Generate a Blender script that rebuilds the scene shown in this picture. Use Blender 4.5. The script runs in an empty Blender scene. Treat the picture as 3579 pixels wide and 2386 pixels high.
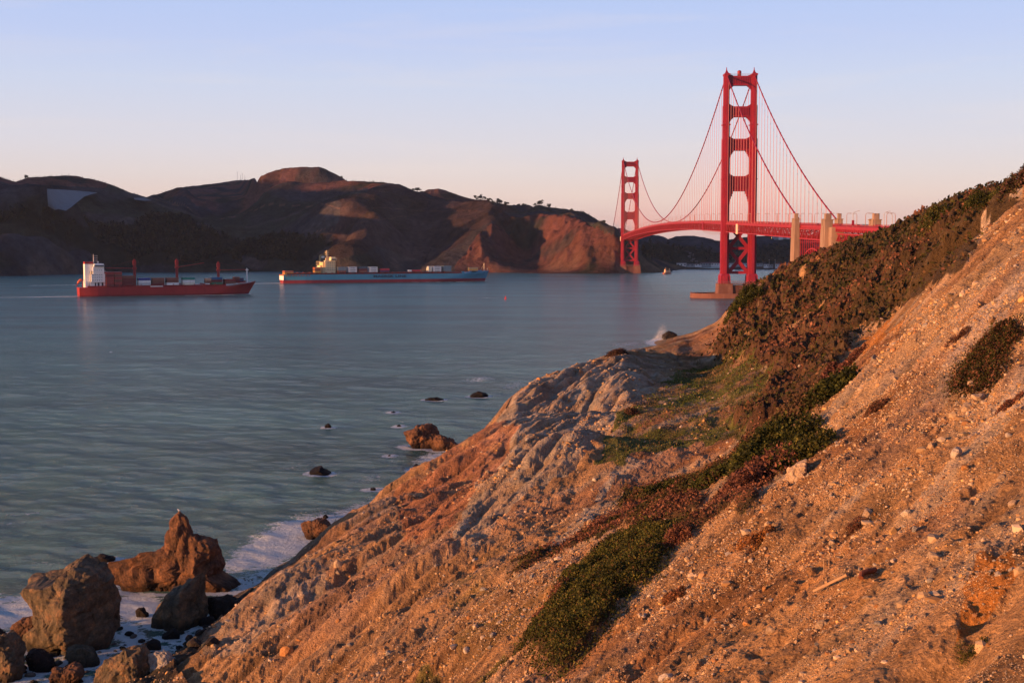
import bpy, bmesh, math, random
import numpy as np
from mathutils import Vector, Matrix
scene = bpy.context.scene
# ------------------------------------------------------------------ camera
FPX, PITCH, HC = 4511.0, 0.07216, 49.78          # focal length in photo pixels, tilt, eye height above the water
PW, PH = 3579.0, 2386.0
cam_d = bpy.data.cameras.new('camera'); cam = bpy.data.objects.new('camera', cam_d)
scene.collection.objects.link(cam); scene.camera = cam
cam_d.sensor_width = 36.0; cam_d.lens = 36.0*FPX/PW
cam_d.clip_start = 0.5; cam_d.clip_end = 90000
cam.location = (0, 0, HC); cam.rotation_euler = (math.pi/2-PITCH, 0, 0)
# ------------------------------------------------------------------ sky and sun
SUN_AZ, SUN_EL = math.radians(-116), math.radians(4.4)     # azimuth from the view direction (+y), negative = left
world = bpy.data.worlds.new("World"); scene.world = world; world.use_nodes = True
wn, wl = world.node_tree.nodes, world.node_tree.links
wn.clear()
wout = wn.new('ShaderNodeOutputWorld'); bg = wn.new('ShaderNodeBackground'); bg.inputs[1].default_value = 0.1
sky = wn.new('ShaderNodeTexSky'); sky.sky_type = 'NISHITA'; sky.sun_disc = False
sky.sun_elevation = SUN_EL; sky.sun_rotation = SUN_AZ; sky.air_density = 1.0; sky.dust_density = 1.0; sky.ozone_density = 1.5
tc = wn.new('ShaderNodeTexCoord'); sep = wn.new('ShaderNodeSeparateXYZ'); wl.new(tc.outputs['Generated'], sep.inputs[0])
def srgb(r, g, b, k=1.0):
    f = lambda c: ((c/255)/12.92 if c/255 <= .04045 else ((c/255+.055)/1.055)**2.4)*k
    return (f(r), f(g), f(b), 1.0)
ramp = wn.new('ShaderNodeValToRGB'); cr = ramp.color_ramp; cr.interpolation = 'LINEAR'
mr = wn.new('ShaderNodeMapRange'); mr.inputs[1].default_value = -0.02; mr.inputs[2].default_value = 1.0
wl.new(sep.outputs[2], mr.inputs[0]); wl.new(mr.outputs[0], ramp.inputs[0])
stops = [(0.0, srgb(214, 176, 172)), (0.043, srgb(223, 190, 184)), (0.059, srgb(230, 207, 200)), (0.076, srgb(226, 213, 213)), (0.095, srgb(219, 214, 223)),
         (0.141, srgb(203, 211, 235)), (0.173, srgb(190, 203, 240)), (0.202, srgb(181, 199, 241)), (0.28, srgb(150, 178, 226)), (0.42, srgb(112, 146, 200)), (0.6, srgb(86, 116, 168)), (1.0, srgb(62, 88, 136))]
cr.elements[0].position = stops[0][0]; cr.elements[0].color = stops[0][1]
cr.elements[1].position = stops[-1][0]; cr.elements[1].color = stops[-1][1]
for p_, c_ in stops[1:-1]:
    e_ = cr.elements.new(p_); e_.color = c_
# faint wisps of cirrus, stretched along the horizon
mp = wn.new('ShaderNodeMapping'); mp.inputs['Scale'].default_value = (2.0, 2.0, 26.0); mp.inputs['Rotation'].default_value = (0.06, -0.10, 0)
wl.new(tc.outputs['Generated'], mp.inputs[0])
nz = wn.new('ShaderNodeTexNoise'); nz.inputs['Scale'].default_value = 1.6; nz.inputs['Detail'].default_value = 7; nz.inputs['Roughness'].default_value = .62
nz.inputs['Distortion'].default_value = .4
wl.new(mp.outputs[0], nz.inputs['Vector'])
cm = wn.new('ShaderNodeMapRange'); cm.inputs[1].default_value = .50; cm.inputs[2].default_value = .78; cm.inputs[3].default_value = 0; cm.inputs[4].default_value = .28
wl.new(nz.outputs[0], cm.inputs[0])
mxc = wn.new('ShaderNodeMix'); mxc.data_type = 'RGBA'; wl.new(cm.outputs[0], mxc.inputs['Factor'])
wl.new(ramp.outputs[0], mxc.inputs['A']); mxc.inputs['B'].default_value = srgb(240, 222, 214)
up = wn.new('ShaderNodeVectorMath'); up.operation = 'SCALE'; up.inputs['Scale'].default_value = 5.2   # background strength is 0.1
wl.new(mxc.outputs['Result'], up.inputs[0])
addn = wn.new('ShaderNodeVectorMath'); addn.operation = 'MULTIPLY_ADD'
wl.new(sky.outputs[0], addn.inputs[0]); addn.inputs[1].default_value = (0.10, 0.10, 0.10); wl.new(up.outputs[0], addn.inputs[2])
wl.new(addn.outputs[0], bg.inputs[0]); wl.new(bg.outputs[0], wout.inputs[0])
sd = bpy.data.lights.new('sun', 'SUN'); sun = bpy.data.objects.new('sun', sd); scene.collection.objects.link(sun)
sd.energy = 5.0; sd.angle = math.radians(0.6); sd.color = (1.0, 0.47, 0.18)
sv = Vector((math.sin(SUN_AZ)*math.cos(SUN_EL), math.cos(SUN_AZ)*math.cos(SUN_EL), math.sin(SUN_EL)))
sun.rotation_euler = sv.to_track_quat('Z', 'Y').to_euler(); sun.location = (-60, -20, 120)
vs = scene.view_settings; vs.view_transform = 'Standard'; vs.look = 'None'; vs.gamma = 1; vs.use_curve_mapping = False
vs.exposure = 0.95
# ------------------------------------------------------------------ helpers
CP, SP = math.cos(PITCH), math.sin(PITCH)
KD = 3579/2352.0                                     # photo measured on a 2352 px wide copy
def ray(X, Y):
    """horizontal unit direction and slope of the sight line through photo pixel X, Y"""
    u, w = (np.asarray(X)-PW/2)/FPX, (PH/2-np.asarray(Y))/FPX
    dx, dy, dz = u, CP+w*SP, -SP+w*CP
    h = np.hypot(dx, dy)
    return dx/h, dy/h, dz/h
def at_dist(X, Y, r):
    a, b, c = ray(X, Y); return np.stack([a*r, b*r, HC+c*r], -1)
def at_z(X, Y, z=0.0):
    a, b, c = ray(X, Y); r = (z-HC)/c; return Vector((float(a*r), float(b*r), z))
def at_y(X, Y, yy):
    a, b, c = ray(X, Y); r = yy/b; return Vector((float(a*r), float(yy), float(HC+c*r)))
def project(x, y, z):
    z = z-HC; d = y*CP-z*SP; u = z*CP+y*SP
    d = np.where(d < .1, .1, d)
    return PW/2+FPX*x/d, PH/2-FPX*u/d
rs = np.random.RandomState(7)
_T = rs.rand(8, 256, 256).astype(np.float32)*2-1
def vnoise(x, y, seed=0):
    t = _T[seed % 8]; x = np.asarray(x)+seed*17.31; y = np.asarray(y)+seed*9.77
    xi = np.floor(x).astype(np.int64); yi = np.floor(y).astype(np.int64)
    fx = x-xi; fy = y-yi; fx = fx*fx*fx*(fx*(fx*6-15)+10); fy = fy*fy*fy*(fy*(fy*6-15)+10)
    xi &= 255; yi &= 255; x1 = (xi+1) & 255; y1 = (yi+1) & 255
    return (t[xi, yi]*(1-fx)+t[x1, yi]*fx)*(1-fy)+(t[xi, y1]*(1-fx)+t[x1, y1]*fx)*fy
def fbm(x, y, seed=0, o=5, g=.5, l=2.03):
    s = 0; a = 1; n = 0
    for i in range(o):
        s = s+a*vnoise(x, y, seed+i); n += a; a *= g; x = x*l*.8-y*l*.6; y = x*.75+y*l*.8
    return s/n*1.6
def ridged(x, y, seed=0, o=4, g=.5, l=2.1):
    s = 0; a = 1; n = 0
    for i in range(o):
        s = s+a*(1-2*np.abs(vnoise(x, y, seed+i))); n += a; a *= g; x = x*l; y = y*l
    return s/n
def sm(a, b, x):
    t = np.clip((x-a)/(b-a), 0, 1); return t*t*(3-2*t)
def tag(o, label=None, cat=None, group=None, kind=None):
    for k, v in (('label', label), ('category', cat), ('group', group), ('kind', kind)):
        if v: o[k] = v
    return o
def link(name, me, parent=None, loc=None):
    o = bpy.data.objects.new(name, me); scene.collection.objects.link(o)
    if parent: o.parent = parent
    if loc is not None: o.location = loc
    return o
def empty(name, loc=(0, 0, 0), rz=0, **k):
    o = link(name, None); o.location = loc; o.rotation_euler = (0, 0, rz); o.empty_display_size = 1
    return tag(o, **k) if k else o
def np_mesh(name, v, f, mat, smooth=True, col=None, cname='Col'):
    """mesh from arrays; f is (n,3) or (n,4)"""
    me = bpy.data.meshes.new(name); v = np.ascontiguousarray(v, np.float32); f = np.ascontiguousarray(f, np.int32)
    me.vertices.add(len(v)); me.vertices.foreach_set('co', v.ravel())
    k = f.shape[1]; me.loops.add(f.size); me.loops.foreach_set('vertex_index', f.ravel())
    me.polygons.add(len(f)); me.polygons.foreach_set('loop_start', np.arange(0, f.size, k, dtype=np.int32))
    me.polygons.foreach_set('loop_total', np.full(len(f), k, np.int32))
    me.polygons.foreach_set('use_smooth', np.full(len(f), smooth, bool))
    if col is not None:
        for cn, cv in (col.items() if isinstance(col, dict) else ((cname, col),)):
            if cv.ndim == 1:
                a = me.attributes.new(cn, 'FLOAT', 'POINT'); a.data.foreach_set('value', cv.astype(np.float32))
            else:
                a = me.attributes.new(cn, 'FLOAT_COLOR', 'POINT')
                c4 = np.ones((len(v), 4), np.float32); c4[:, :3] = cv; a.data.foreach_set('color', c4.ravel())
    me.update(calc_edges=True)
    if mat: me.materials.append(mat)
    return me
class MB:
    def __init__(s): s.v = []; s.f = []
    def add(s, vs, fs):
        n = len(s.v); s.v += [tuple(p) for p in vs]; s.f += [tuple(n+i for i in q) for q in fs]
    def box(s, x0, y0, z0, x1, y1, z1, top=None):
        tx0, ty0, tx1, ty1 = top or (x0, y0, x1, y1)
        s.add([(x0, y0, z0), (x1, y0, z0), (x1, y1, z0), (x0, y1, z0), (tx0, ty0, z1), (tx1, ty0, z1), (tx1, ty1, z1), (tx0, ty1, z1)],
              [(3, 2, 1, 0), (4, 5, 6, 7), (0, 1, 5, 4), (1, 2, 6, 5), (2, 3, 7, 6), (3, 0, 4, 7)]); return s
    def beam(s, p, q, w, h=None, up=(0, 0, 1)):
        p = Vector(p); q = Vector(q); h = h or w; d = (q-p).normalized(); u = Vector(up)
        if abs(d.dot(u)) > .98: u = Vector((0, 1, 0))
        a = d.cross(u).normalized()*w/2; b = a.cross(d).normalized()*h/2
        s.add([p-a-b, p+a-b, p+a+b, p-a+b, q-a-b, q+a-b, q+a+b, q-a+b],
              [(3, 2, 1, 0), (4, 5, 6, 7), (0, 1, 5, 4), (1, 2, 6, 5), (2, 3, 7, 6), (3, 0, 4, 7)]); return s
    def tube(s, pts, r, n=6, cap=True):
        pts = [Vector(p) for p in pts]; rr = r if hasattr(r, '__len__') else [r]*len(pts); base = len(s.v)
        for i, p in enumerate(pts):
            d = (pts[min(i+1, len(pts)-1)]-pts[max(i-1, 0)]).normalized()
            u = Vector((0, 0, 1)) if abs(d.z) < .95 else Vector((1, 0, 0))
            a = d.cross(u).normalized(); b = a.cross(d)
            for k in range(n):
                t = 2*math.pi*k/n; s.v.append(tuple(p+(a*math.cos(t)+b*math.sin(t))*rr[i]))
        for i in range(len(pts)-1):
            for k in range(n):
                k2 = (k+1) % n; s.f.append((base+i*n+k, base+i*n+k2, base+(i+1)*n+k2, base+(i+1)*n+k))
        if cap:
            s.f.append(tuple(base+k for k in range(n))[::-1]); s.f.append(tuple(base+(len(pts)-1)*n+k for k in range(n)))
        return s
    def prism(s, poly, a0, a1, axis='z'):
        n = len(poly)
        def P(p, a): return (p[0], p[1], a) if axis == 'z' else ((p[0], a, p[1]) if axis == 'y' else (a, p[0], p[1]))
        s.add([P(p, a0) for p in poly]+[P(p, a1) for p in poly],
              [tuple(range(n))[::-1], tuple(range(n, 2*n))]+[(i, (i+1) % n, n+(i+1) % n, n+i) for i in range(n)]); return s
    def mesh(s, name, mat, smooth=False, bevel=0):
        me = bpy.data.meshes.new(name); me.from_pydata(s.v, [], s.f)
        bm = bmesh.new(); bm.from_mesh(me); bmesh.ops.recalc_face_normals(bm, faces=bm.faces)
        if bevel: bmesh.ops.bevel(bm, geom=bm.edges[:], offset=bevel, segments=1, affect='EDGES', clamp_overlap=True)
        bm.to_mesh(me); bm.free()
        me.materials.append(mat)
        if smooth:
            for p in me.polygons: p.use_smooth = True
        return me
    def build(s, name, mat, parent=None, smooth=False, bevel=0, loc=None):
        return link(name, s.mesh(name, mat, smooth, bevel), parent, loc)
# ------------------------------------------------------------------ materials
def new_mat(name):
    m = bpy.data.materials.new(name); m.use_nodes = True; nt = m.node_tree
    return m, nt.nodes, nt.links, nt.nodes['Principled BSDF']
def paint(name, rgb, rough=.6, var=.12, scale=.5, bump=0, metal=0, dirt=None, stretch=(1, 1, 1)):
    """procedural coat: base colour broken by two noises, optional streaks of dirt, optional bump (metres)"""
    m, n, l, b = new_mat(name)
    t = n.new('ShaderNodeTexCoord'); mp_ = n.new('ShaderNodeMapping'); mp_.inputs['Scale'].default_value = stretch; l.new(t.outputs['Object'], mp_.inputs[0])
    a = n.new('ShaderNodeTexNoise'); a.inputs['Scale'].default_value = scale; a.inputs['Detail'].default_value = 8; a.inputs['Roughness'].default_value = .65
    l.new(mp_.outputs[0], a.inputs['Vector'])
    r = n.new('ShaderNodeMapRange'); r.inputs[1].default_value = .3; r.inputs[2].default_value = .7
    r.inputs[3].default_value = 1-var; r.inputs[4].default_value = 1+var; l.new(a.outputs[0], r.inputs[0])
    v = n.new('ShaderNodeVectorMath'); v.operation = 'SCALE'; v.inputs[0].default_value = rgb[:3]; l.new(r.outputs[0], v.inputs['Scale'])
    outc = v.outputs[0]
    if dirt:
        mx = n.new('ShaderNodeMix'); mx.data_type = 'RGBA'
        d = n.new('ShaderNodeTexNoise'); d.inputs['Scale'].default_value = scale*3.1; d.inputs['Detail'].default_value = 6; l.new(mp_.outputs[0], d.inputs['Vector'])
        q = n.new('ShaderNodeMapRange'); q.inputs[1].default_value = .5; q.inputs[2].default_value = .72; q.inputs[4].default_value = .6; l.new(d.outputs[0], q.inputs[0])
        l.new(q.outputs[0], mx.inputs['Factor']); l.new(outc, mx.inputs['A']); mx.inputs['B'].default_value = (*dirt, 1); outc = mx.outputs['Result']
    l.new(outc, b.inputs['Base Color']); b.inputs['Roughness'].default_value = rough; b.inputs['Metallic'].default_value = metal
    b.inputs['Specular IOR Level'].default_value = .3
    if bump:
        bp = n.new('ShaderNodeBump'); bp.inputs['Distance'].default_value = bump; bp.inputs['Strength'].default_value = 1
        l.new(a.outputs[0], bp.inputs['Height']); l.new(bp.outputs[0], b.inputs['Normal'])
    return m
def lamp_mat(name, rgb, s):
    m, n, l, b = new_mat(name); b.inputs['Base Color'].default_value = (*rgb, 1)
    b.inputs['Emission Color'].default_value = (*rgb, 1); b.inputs['Emission Strength'].default_value = s; return m
def tps_fit(P, Z, lam=1e-3):
    d = np.linalg.norm(P[:, None]-P[None], axis=2); K = np.where(d > 0, d*d*np.log(d+1e-12), 0)
    n = len(P); A = np.zeros((n+3, n+3)); A[:n, :n] = K+lam*np.eye(n); A[:n, n] = 1; A[:n, n+1:] = P; A[n, :n] = 1; A[n+1:, :n] = P.T
    return np.linalg.solve(A, np.concatenate([Z, np.zeros(3)])), P
def tps_eval(W, x, y):
    w, P = W; out = np.empty(x.size); xf, yf = x.ravel(), y.ravel()
    for i in range(0, x.size, 40000):
        a, b = xf[i:i+40000, None], yf[i:i+40000, None]
        r2 = (a-P[:, 0])**2+(b-P[:, 1])**2
        out[i:i+40000] = (.5*r2*np.log(r2+1e-12))@w[:-3]+w[-3]+w[-2]*a[:, 0]+w[-1]*b[:, 0]
    return out.reshape(x.shape)
def grid_faces(nr, nc):
    i = np.arange(nr*nc).reshape(nr, nc)
    return np.stack([i[:-1, :-1], i[:-1, 1:], i[1:, 1:], i[1:, :-1]], -1).reshape(-1, 4)
def inside(poly, X, Y):
    """point-in-polygon for arrays"""
    r = np.zeros(X.shape, bool); n = len(poly)
    for i in range(n):
        x0, y0 = poly[i]; x1, y1 = poly[(i+1) % n]
        if y0 == y1: continue
        c = ((y0 > Y) != (y1 > Y)) & (X < (x1-x0)*(Y-y0)/(y1-y0)+x0); r ^= c
    return r
# ------------------------------------------------------------------ near headland (one height field in metres, x right, y away)
edge = [(478,1562,139),(468,1482,150),(540,1395,158),(600,1335,168),(700,1250,186),(790,1180,205),(900,1095,228),(1000,1040,250),(1060,1020,262),
        (1130,950,280),(1180,905,292),(1230,870,305),(1330,835,330),(1420,808,355),(1500,795,385),(1590,765,420)]
ridge = [(1650,738,440),(1690,688,450),(1740,652,455),(1810,603,440),(1920,562,420),(2040,522,390),(2130,477,360),(2240,430,310),(2352,412,270)]
slope = [(480,1568,138),(800,1568,105),(1100,1568,82),(1400,1568,66),(1700,1568,55),(2000,1568,47),(2352,1568,40),
         (1300,1300,100),(1000,1300,135),(800,1350,145),(1300,1000,172),(1500,1250,97),(900,1200,180),(700,1400,155),(600,1480,142),
         (1530,1255,88),(1620,1190,90),(1720,1130,92),(1800,1070,95),(1880,1000,100),(1980,890,108),(2060,775,116),(2150,690,125),
         (2220,590,137),(2290,490,152),(2352,445,164),
         (1900,1300,66),(2100,1200,68),(2352,1100,66),(2352,700,100),(2200,900,92),(2100,1450,50),(1700,1400,68),(1600,1300,80),
         (1490,1170,125),(1700,1050,150),(1850,940,185),(1950,800,225),(2050,725,250),(2200,590,262),
         (1750,800,275),(1900,650,335),(2050,590,335),(1600,900,245),(1500,950,216),(1400,1030,184),(1700,950,210),
         (1250,950,242),(1350,900,258),(1450,850,284),(1180,1100,196),(1060,1100,210),(1560,850,276),(1650,800,302),(1620,790,332),(1700,762,335)]
P, Z = [], []
for lst in (edge, ridge, slope):
    for X, Y, r in lst:
        p = at_dist(X*KD, Y*KD, r); P.append(p[:2]); Z.append(p[2])
for i, (X, Y, r) in enumerate(edge):                       # cliff foot and sea bed seaward of the edge
    p = at_dist(X*KD, Y*KD, r); n = np.array([-.80, .60])
    w = max(p[2], 1)/1.25+3
    for q, z in ((w, -0.6), (w+14, -3.5), (w+60, -9)):
        if i < 2 and q < w+1: continue
        if i in (2, 3, 4) and z > -1: z = .3
        P.append(p[:2]+n*q); Z.append(z)
for i, (X, Y, r) in enumerate(ridge):                      # ground falls away behind the skyline
    for k, dz in ((45, 9), (120, 22), (260, 26)):
        p = at_dist(X*KD, Y*KD, r+k); P.append(p[:2]); Z.append(max(p[2]-dz, 8))
for x, y, z in ((0,0,47.9),(0,12,42),(0,40,30),(10,20,38),(22,10,47),(35,0,58),(-20,0,34),(-22,50,13),(-30,100,3),(-45,100,1.2),(-42,146,.8),(-37,132,.6),(-34,125,.9),(-40,118,.8),(-36,112,.8),(-31,118,1.6),(-55,128,.9),(-48,135,1.1),(-62,118,.9),(-60,150,-.9),(-70,170,-2),
                (-90,120,-2),(-40,60,4),(-60,60,-2),(40,40,52),(60,80,62),(80,120,66),(120,180,72),(160,260,74),(60,0,70),(100,50,78),(-20,-30,36),(20,-40,52),(60,-60,74),(-60,0,-2),(-60,-60,0),
                (200,420,70),(230,560,52),(215,700,34),(220,860,10),(150,620,20),(120,560,-1),(170,820,-2),(300,900,14),(330,600,60),(320,300,80),(-120,200,-12),(-60,300,-10),(0,480,-8),(40,640,-9),(110,820,-10),(-120,0,-8),(260,1100,-6)):
    P.append((x, y)); Z.append(z)
P = np.array(P, float); Z = np.array(Z, float)
land_w = tps_fit(P/100, Z, 2e-3)
def land_base(x, y): return tps_eval(land_w, x/100, y/100)
# polar grid (finer where the ground lies nearer)
azs = np.radians(np.concatenate([np.linspace(-95, -26, 70, endpoint=False), np.linspace(-26, 24, 980, endpoint=False), np.linspace(24, 110, 80)]))
NR = 1080
rad = np.concatenate([np.linspace(2, 30, 28, endpoint=False), np.geomspace(30, 520, NR-90), np.geomspace(530, 1050, 62)])
A, R = np.meshgrid(azs, rad); LX, LY = np.sin(A)*R, np.cos(A)*R
lz0 = land_base(LX, LY)
px0, py0 = project(LX, LY, lz0); DX, DY = px0/KD, py0/KD
front = (LY > 5)
# ---- what grows or lies where (outlines traced on the hillside, roughened with noise in metres)
wx = 14*fbm(LX/9, LY/14, 1, 5)+9*fbm(LX/2.2, LY/3.0, 3, 3); wy = 14*fbm(LX/9, LY/14, 4, 5)+9*fbm(LX/2.2, LY/3.0, 6, 3)
qx, qy = DX+wx, DY+wy
def zone(poly, rmin=0, rmax=1e9): return (inside(poly, qx, qy) & front & (R > rmin) & (R < rmax)).astype(np.float32)
far_scrub = zone([(1635,745),(1690,660),(1810,580),(2040,500),(2150,450),(2270,400),(2420,380),(2330,470),(2262,520),(2215,585),(2195,620),(2130,650),(2080,690),(2010,735),(1955,765),
                  (1930,830),(1900,900),(1880,985),(1850,1030),(1800,1075),(1730,1110),(1690,1100),(1720,1010),(1690,960),(1760,900),(1770,840),(1730,800),(1690,790)], 118)
skyline_scrub = zone([(2100,560),(2240,400),(2420,380),(2420,430),(2300,455),(2262,520),(2200,600)])
grass = zone([(1375,1045),(1430,930),(1510,860),(1600,775),(1700,770),(1760,820),(1790,880),(1740,960),(1700,1010),(1600,1000),(1500,1035),(1430,1065)], 150)
lower_scrub = zone([(1125,1325),(1180,1290),(1300,1240),(1400,1190),(1450,1120),(1520,1075),(1600,1090),(1680,1065),(1710,1010),(1820,1010),(1860,1035),(1790,1085),(1720,1150),(1640,1220),(1560,1262),(1520,1235),
                    (1440,1215),(1330,1255),(1230,1300)], 80, 190)
green_bush = zone([(1205,1465),(1250,1400),(1290,1330),(1350,1290),(1410,1250),(1480,1212),(1535,1225),(1500,1300),(1450,1350),(1400,1420),(1345,1490),(1290,1530),(1240,1500)])
oval_bush = zone([(2178,890),(2205,840),(2260,780),(2325,750),(2335,765),(2300,800),(2290,850),(2240,880)])
low_grass = zone([(960,1500),(1050,1505),(1180,1500),(1100,1568),(900,1590)])+zone([(1030,1330),(1200,1310),(1150,1400),(1060,1480),(1030,1440)])*.5
lower_scrub = lower_scrub*(fbm(LX/3.2, LY/4.2, 2, 5) > -.12)
vh_far = far_scrub*(fbm(LX/8, LY/10, 1, 5) > -.75); far_scrub = np.where(DX < 2000, vh_far, far_scrub).astype(np.float32)
veg = np.clip(np.maximum.reduce([far_scrub, skyline_scrub, lower_scrub, green_bush, oval_bush]), 0, 1)
grey_cliff = zone([(1130,960),(1230,855),(1420,790),(1560,780),(1500,860),(1400,980),(1330,1060),(1200,1130),(1090,1250),(1040,1230),(1110,1090)])
red_rock = zone([(900,1100),(1060,1010),(1130,950),(1200,1000),(1160,1060),(1100,1120),(1040,1200),(960,1250),(930,1200)])
tip_grey = zone([(440,1470),(620,1320),(700,1260),(760,1290),(690,1400),(560,1510),(480,1500)])
scree = zone([(1880,985),(1960,890),(2060,770),(2200,615),(2290,470),(2420,430),(2420,900),(2100,1050),(1900,1130),(1500,1500),(1200,1600),(1350,1500),(1550,1280),(1700,1180),(1850,1060)])
orange1 = zone([(1965,790),(2010,740),(2080,720),(2065,760),(2000,800)])+zone([(2200,1400),(2240,1290),(2330,1250),(2340,1320),(2260,1400),(2180,1480)])
pale_streak = zone([(1150,1370),(1350,1150),(1480,1010),(1600,960),(1560,1010),(1420,1110),(1260,1280)])
cobble = ((LX < -34) & (lz0 < 2.6) & (R < 190)).astype(np.float32)
# ---- relief
gcb = grey_cliff
for ax_, k_ in ((1, 30), (0, 20)):
    c_ = np.cumsum(np.concatenate([np.repeat(np.take(gcb, [0], ax_), k_+1, ax_), gcb, np.repeat(np.take(gcb, [-1], ax_), k_, ax_)], ax_), ax_)
    gcb = (np.take(c_, range(2*k_+1, c_.shape[ax_]), ax_)-np.take(c_, range(0, c_.shape[ax_]-2*k_-1), ax_))/(2*k_+1)
along = LX*.76+LY*.65; across = -LX*.65+LY*.76        # run of the gullies and the direction across them
along_g = LX*.42+LY*.91; across_g = -LX*.91+LY*.42
calm = 1-np.clip(veg, 0, 1)
def blur(m, a, b):
    for ax, k in ((1, a), (0, b)):
        for _ in range(2):
            c = np.cumsum(np.concatenate([np.repeat(np.take(m, [0], ax), k+1, ax), m, np.repeat(np.take(m, [-1], ax), k, ax)], ax), ax)
            m = (np.take(c, range(2*k+1, c.shape[ax]), ax)-np.take(c, range(0, c.shape[ax]-2*k-1), ax))/(2*k+1)
    return m
def mixg(f): return f(along, across)*(1-gcb)+f(along_g, across_g)*gcb
gul = mixg(lambda along, across: 1-2*np.abs(vnoise(across/9+.9*vnoise(along/26, across/22, 5), along/60, 2))); gul = np.clip(gul, -1, 1)
gul2 = mixg(lambda along, across: 1-2*np.abs(vnoise(across/3.3+.5*vnoise(along/18, across/9, 6), along/46, 3)))
gul3 = mixg(lambda along, across: 1-2*np.abs(vnoise(across/1.15+.7*vnoise(along/9, across/4, 1), along/24, 4)))
gul4 = mixg(lambda along, across: 1-2*np.abs(vnoise(across/.45+.6*vnoise(along/4, across/2, 3), along/9, 6)))*np.clip(200/R, 0, 1)
cliffw = np.clip(sm(1300, 900, DX)+grey_cliff+.0, 0, 1)*front
taper = sm(24, 60, R)*sm(.2, 4, lz0)
rough_f = fbm(LX/4.0, LY/4.0, 0, 6, .55)
rough_c = fbm(across/1.6, along/3.4, 0, 6, .6); blocky = np.clip(fbm(LX/2.2, LY/2.2, 5, 4)-.25, 0, 1)
amp = (.50+1.27*cliffw)
sh_ = lambda g: np.where(g > 0, g**1.6, g*.5)
def cells(u, v, s): i_ = np.floor(u+1.1*fbm(u/2.1, v/2.1, s, 4)).astype(int) & 255; j_ = np.floor(v+1.1*fbm(u/1.7, v/1.9, s+2, 4)).astype(int) & 255; return _T[s % 8, i_, j_]
frac_ = .30*cells(across/2.6, along/4.2, 1)+.20*cells(across/1.1, along/1.9, 4)+.08*cells(across/.5, along/.8, 6)
frac_ = blur(frac_, 1, 1)*(.10+1.1*cliffw*sm(-.5, .4, fbm(LX/11, LY/13, 7, 3)+.35*gcb))*calm*(1-.75*grass)
z = lz0+taper*frac_+taper*(amp*(-1.35*sh_(gul)-.62*sh_(gul2)-.26*sh_(gul3)-.06*sh_(gul4))*(.35+.65*calm)+rough_f*(.24-.08*cliffw)+rough_c*(.14+.12*cliffw)+blocky*(.40+.1*scree)*calm-np.clip(fbm(LX/5, LY/5, 3, 5)-.3, 0, 1)*(.15+.8*cliffw)*calm)
fine = np.clip(130/R, 0, 1)
soft_ = sm(60, 110, R); z = lz0+(z-lz0)*(1-.6*soft_)+blur(z-lz0, 1, 1)*.6*soft_
for X_, Y_, ra, de in ((2140,1545,1.5,1.3),(2277,1390,.9,.9),(1995,1275,.8,.6),(2027,1149,.6,.6),(2030,1195,.6,.5),(2310,650,1.6,1.2),(2130,820,1.0,.7),(2060,860,.8,.6),(2250,1090,.7,.5),(1770,1480,.7,.5),(1850,1330,.6,.4)):
    dd_ = np.hypot(DX-X_, DY-Y_)+1e9*(~front | (R > 170)); i_, j_ = np.unravel_index(np.argmin(dd_), dd_.shape); cx_, cy_ = LX[i_, j_], LY[i_, j_]
    ua = ((LX-cx_)*.76+(LY-cy_)*.65)/ra/2.0; uc = (-(LX-cx_)*.65+(LY-cy_)*.76)/ra; g_ = np.exp(-(ua**2+(uc+.35*vnoise(ua*2, uc, 2))**2)**1.5)
    z = z-de*g_+.4*de*np.exp(-((ua+.9)**2+uc**2)*1.3)
z = z+taper*fine*calm*(.16*fbm(LX/.9, LY/.9, 2, 4, .6)+.05*fbm(LX/.25, LY/.25, 3, 3))
bush_l = np.maximum(fbm(LX/4.2, LY/5.2, 6, 4), -.35)*1.25; bush_s = 1-np.abs(vnoise(LX/1.1, LY/1.2, 1))*2
vh = sm(.10, .95, blur(veg, 6, 4)); gb_h = sm(.1, .9, blur(green_bush, 8, 4))
z = z+taper*vh*(.9+.95*bush_l+.5*bush_s*np.clip(R/200, .4, 1.3))*np.where(R > 150, 1.45, .42)
z = z+taper*gb_h*.35
z = z+(rough_f*.35+.5*np.clip(fbm(LX/1.7, LY/1.7, 3, 4), -.3, 1)+.75*sm(-52, -47, LX)*sm(158, 150, R))*cobble
# ---- make the skyline of the headland follow the photographed one
lim = [(x*KD, y*KD) for x, y, r in edge+ridge]+[(2420*KD, 395*KD)]
hx = np.array([p[0] for p in lim]); hy = np.array([p[1] for p in lim])
zz = z.copy()
PX, PY = project(LX, LY, zz)
colx = np.tan(azs)*FPX*1.0
cols = (azs > math.radians(-13.4)) & (azs < math.radians(24))
valid = (R > 60) & (R < 470)
slopev = np.where(valid, (zz-HC)/R, -9)
ib = slopev.argmax(0); best = slopev.max(0); jj = np.arange(len(azs))
ux = PX[ib, jj]
tgt_y = np.interp(ux, hx, hy)
want = ray(ux, tgt_y)[2]
dlt = np.where(cols & (np.abs(azs) < 1.2), want-best, 0)
dlt = np.clip(dlt, -.03, .03)
ker = np.hanning(19); ker /= ker.sum(); dlt = np.convolve(dlt, ker, 'same')
rb = R[ib, jj]
rb = np.convolve(np.pad(rb, 24, mode='edge'), np.hanning(49)/np.hanning(49).sum(), 'valid')
wgt = np.exp(-((R-rb[None])/(.30*rb[None]))**2)
keep = sm(-.4, 1.0, zz)
z = zz+dlt[None]*rb[None]*wgt*keep+0*R
z += vh*taper*.25*fbm(LX/.8, LY/.8, 2, 2)
LZ = z
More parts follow.
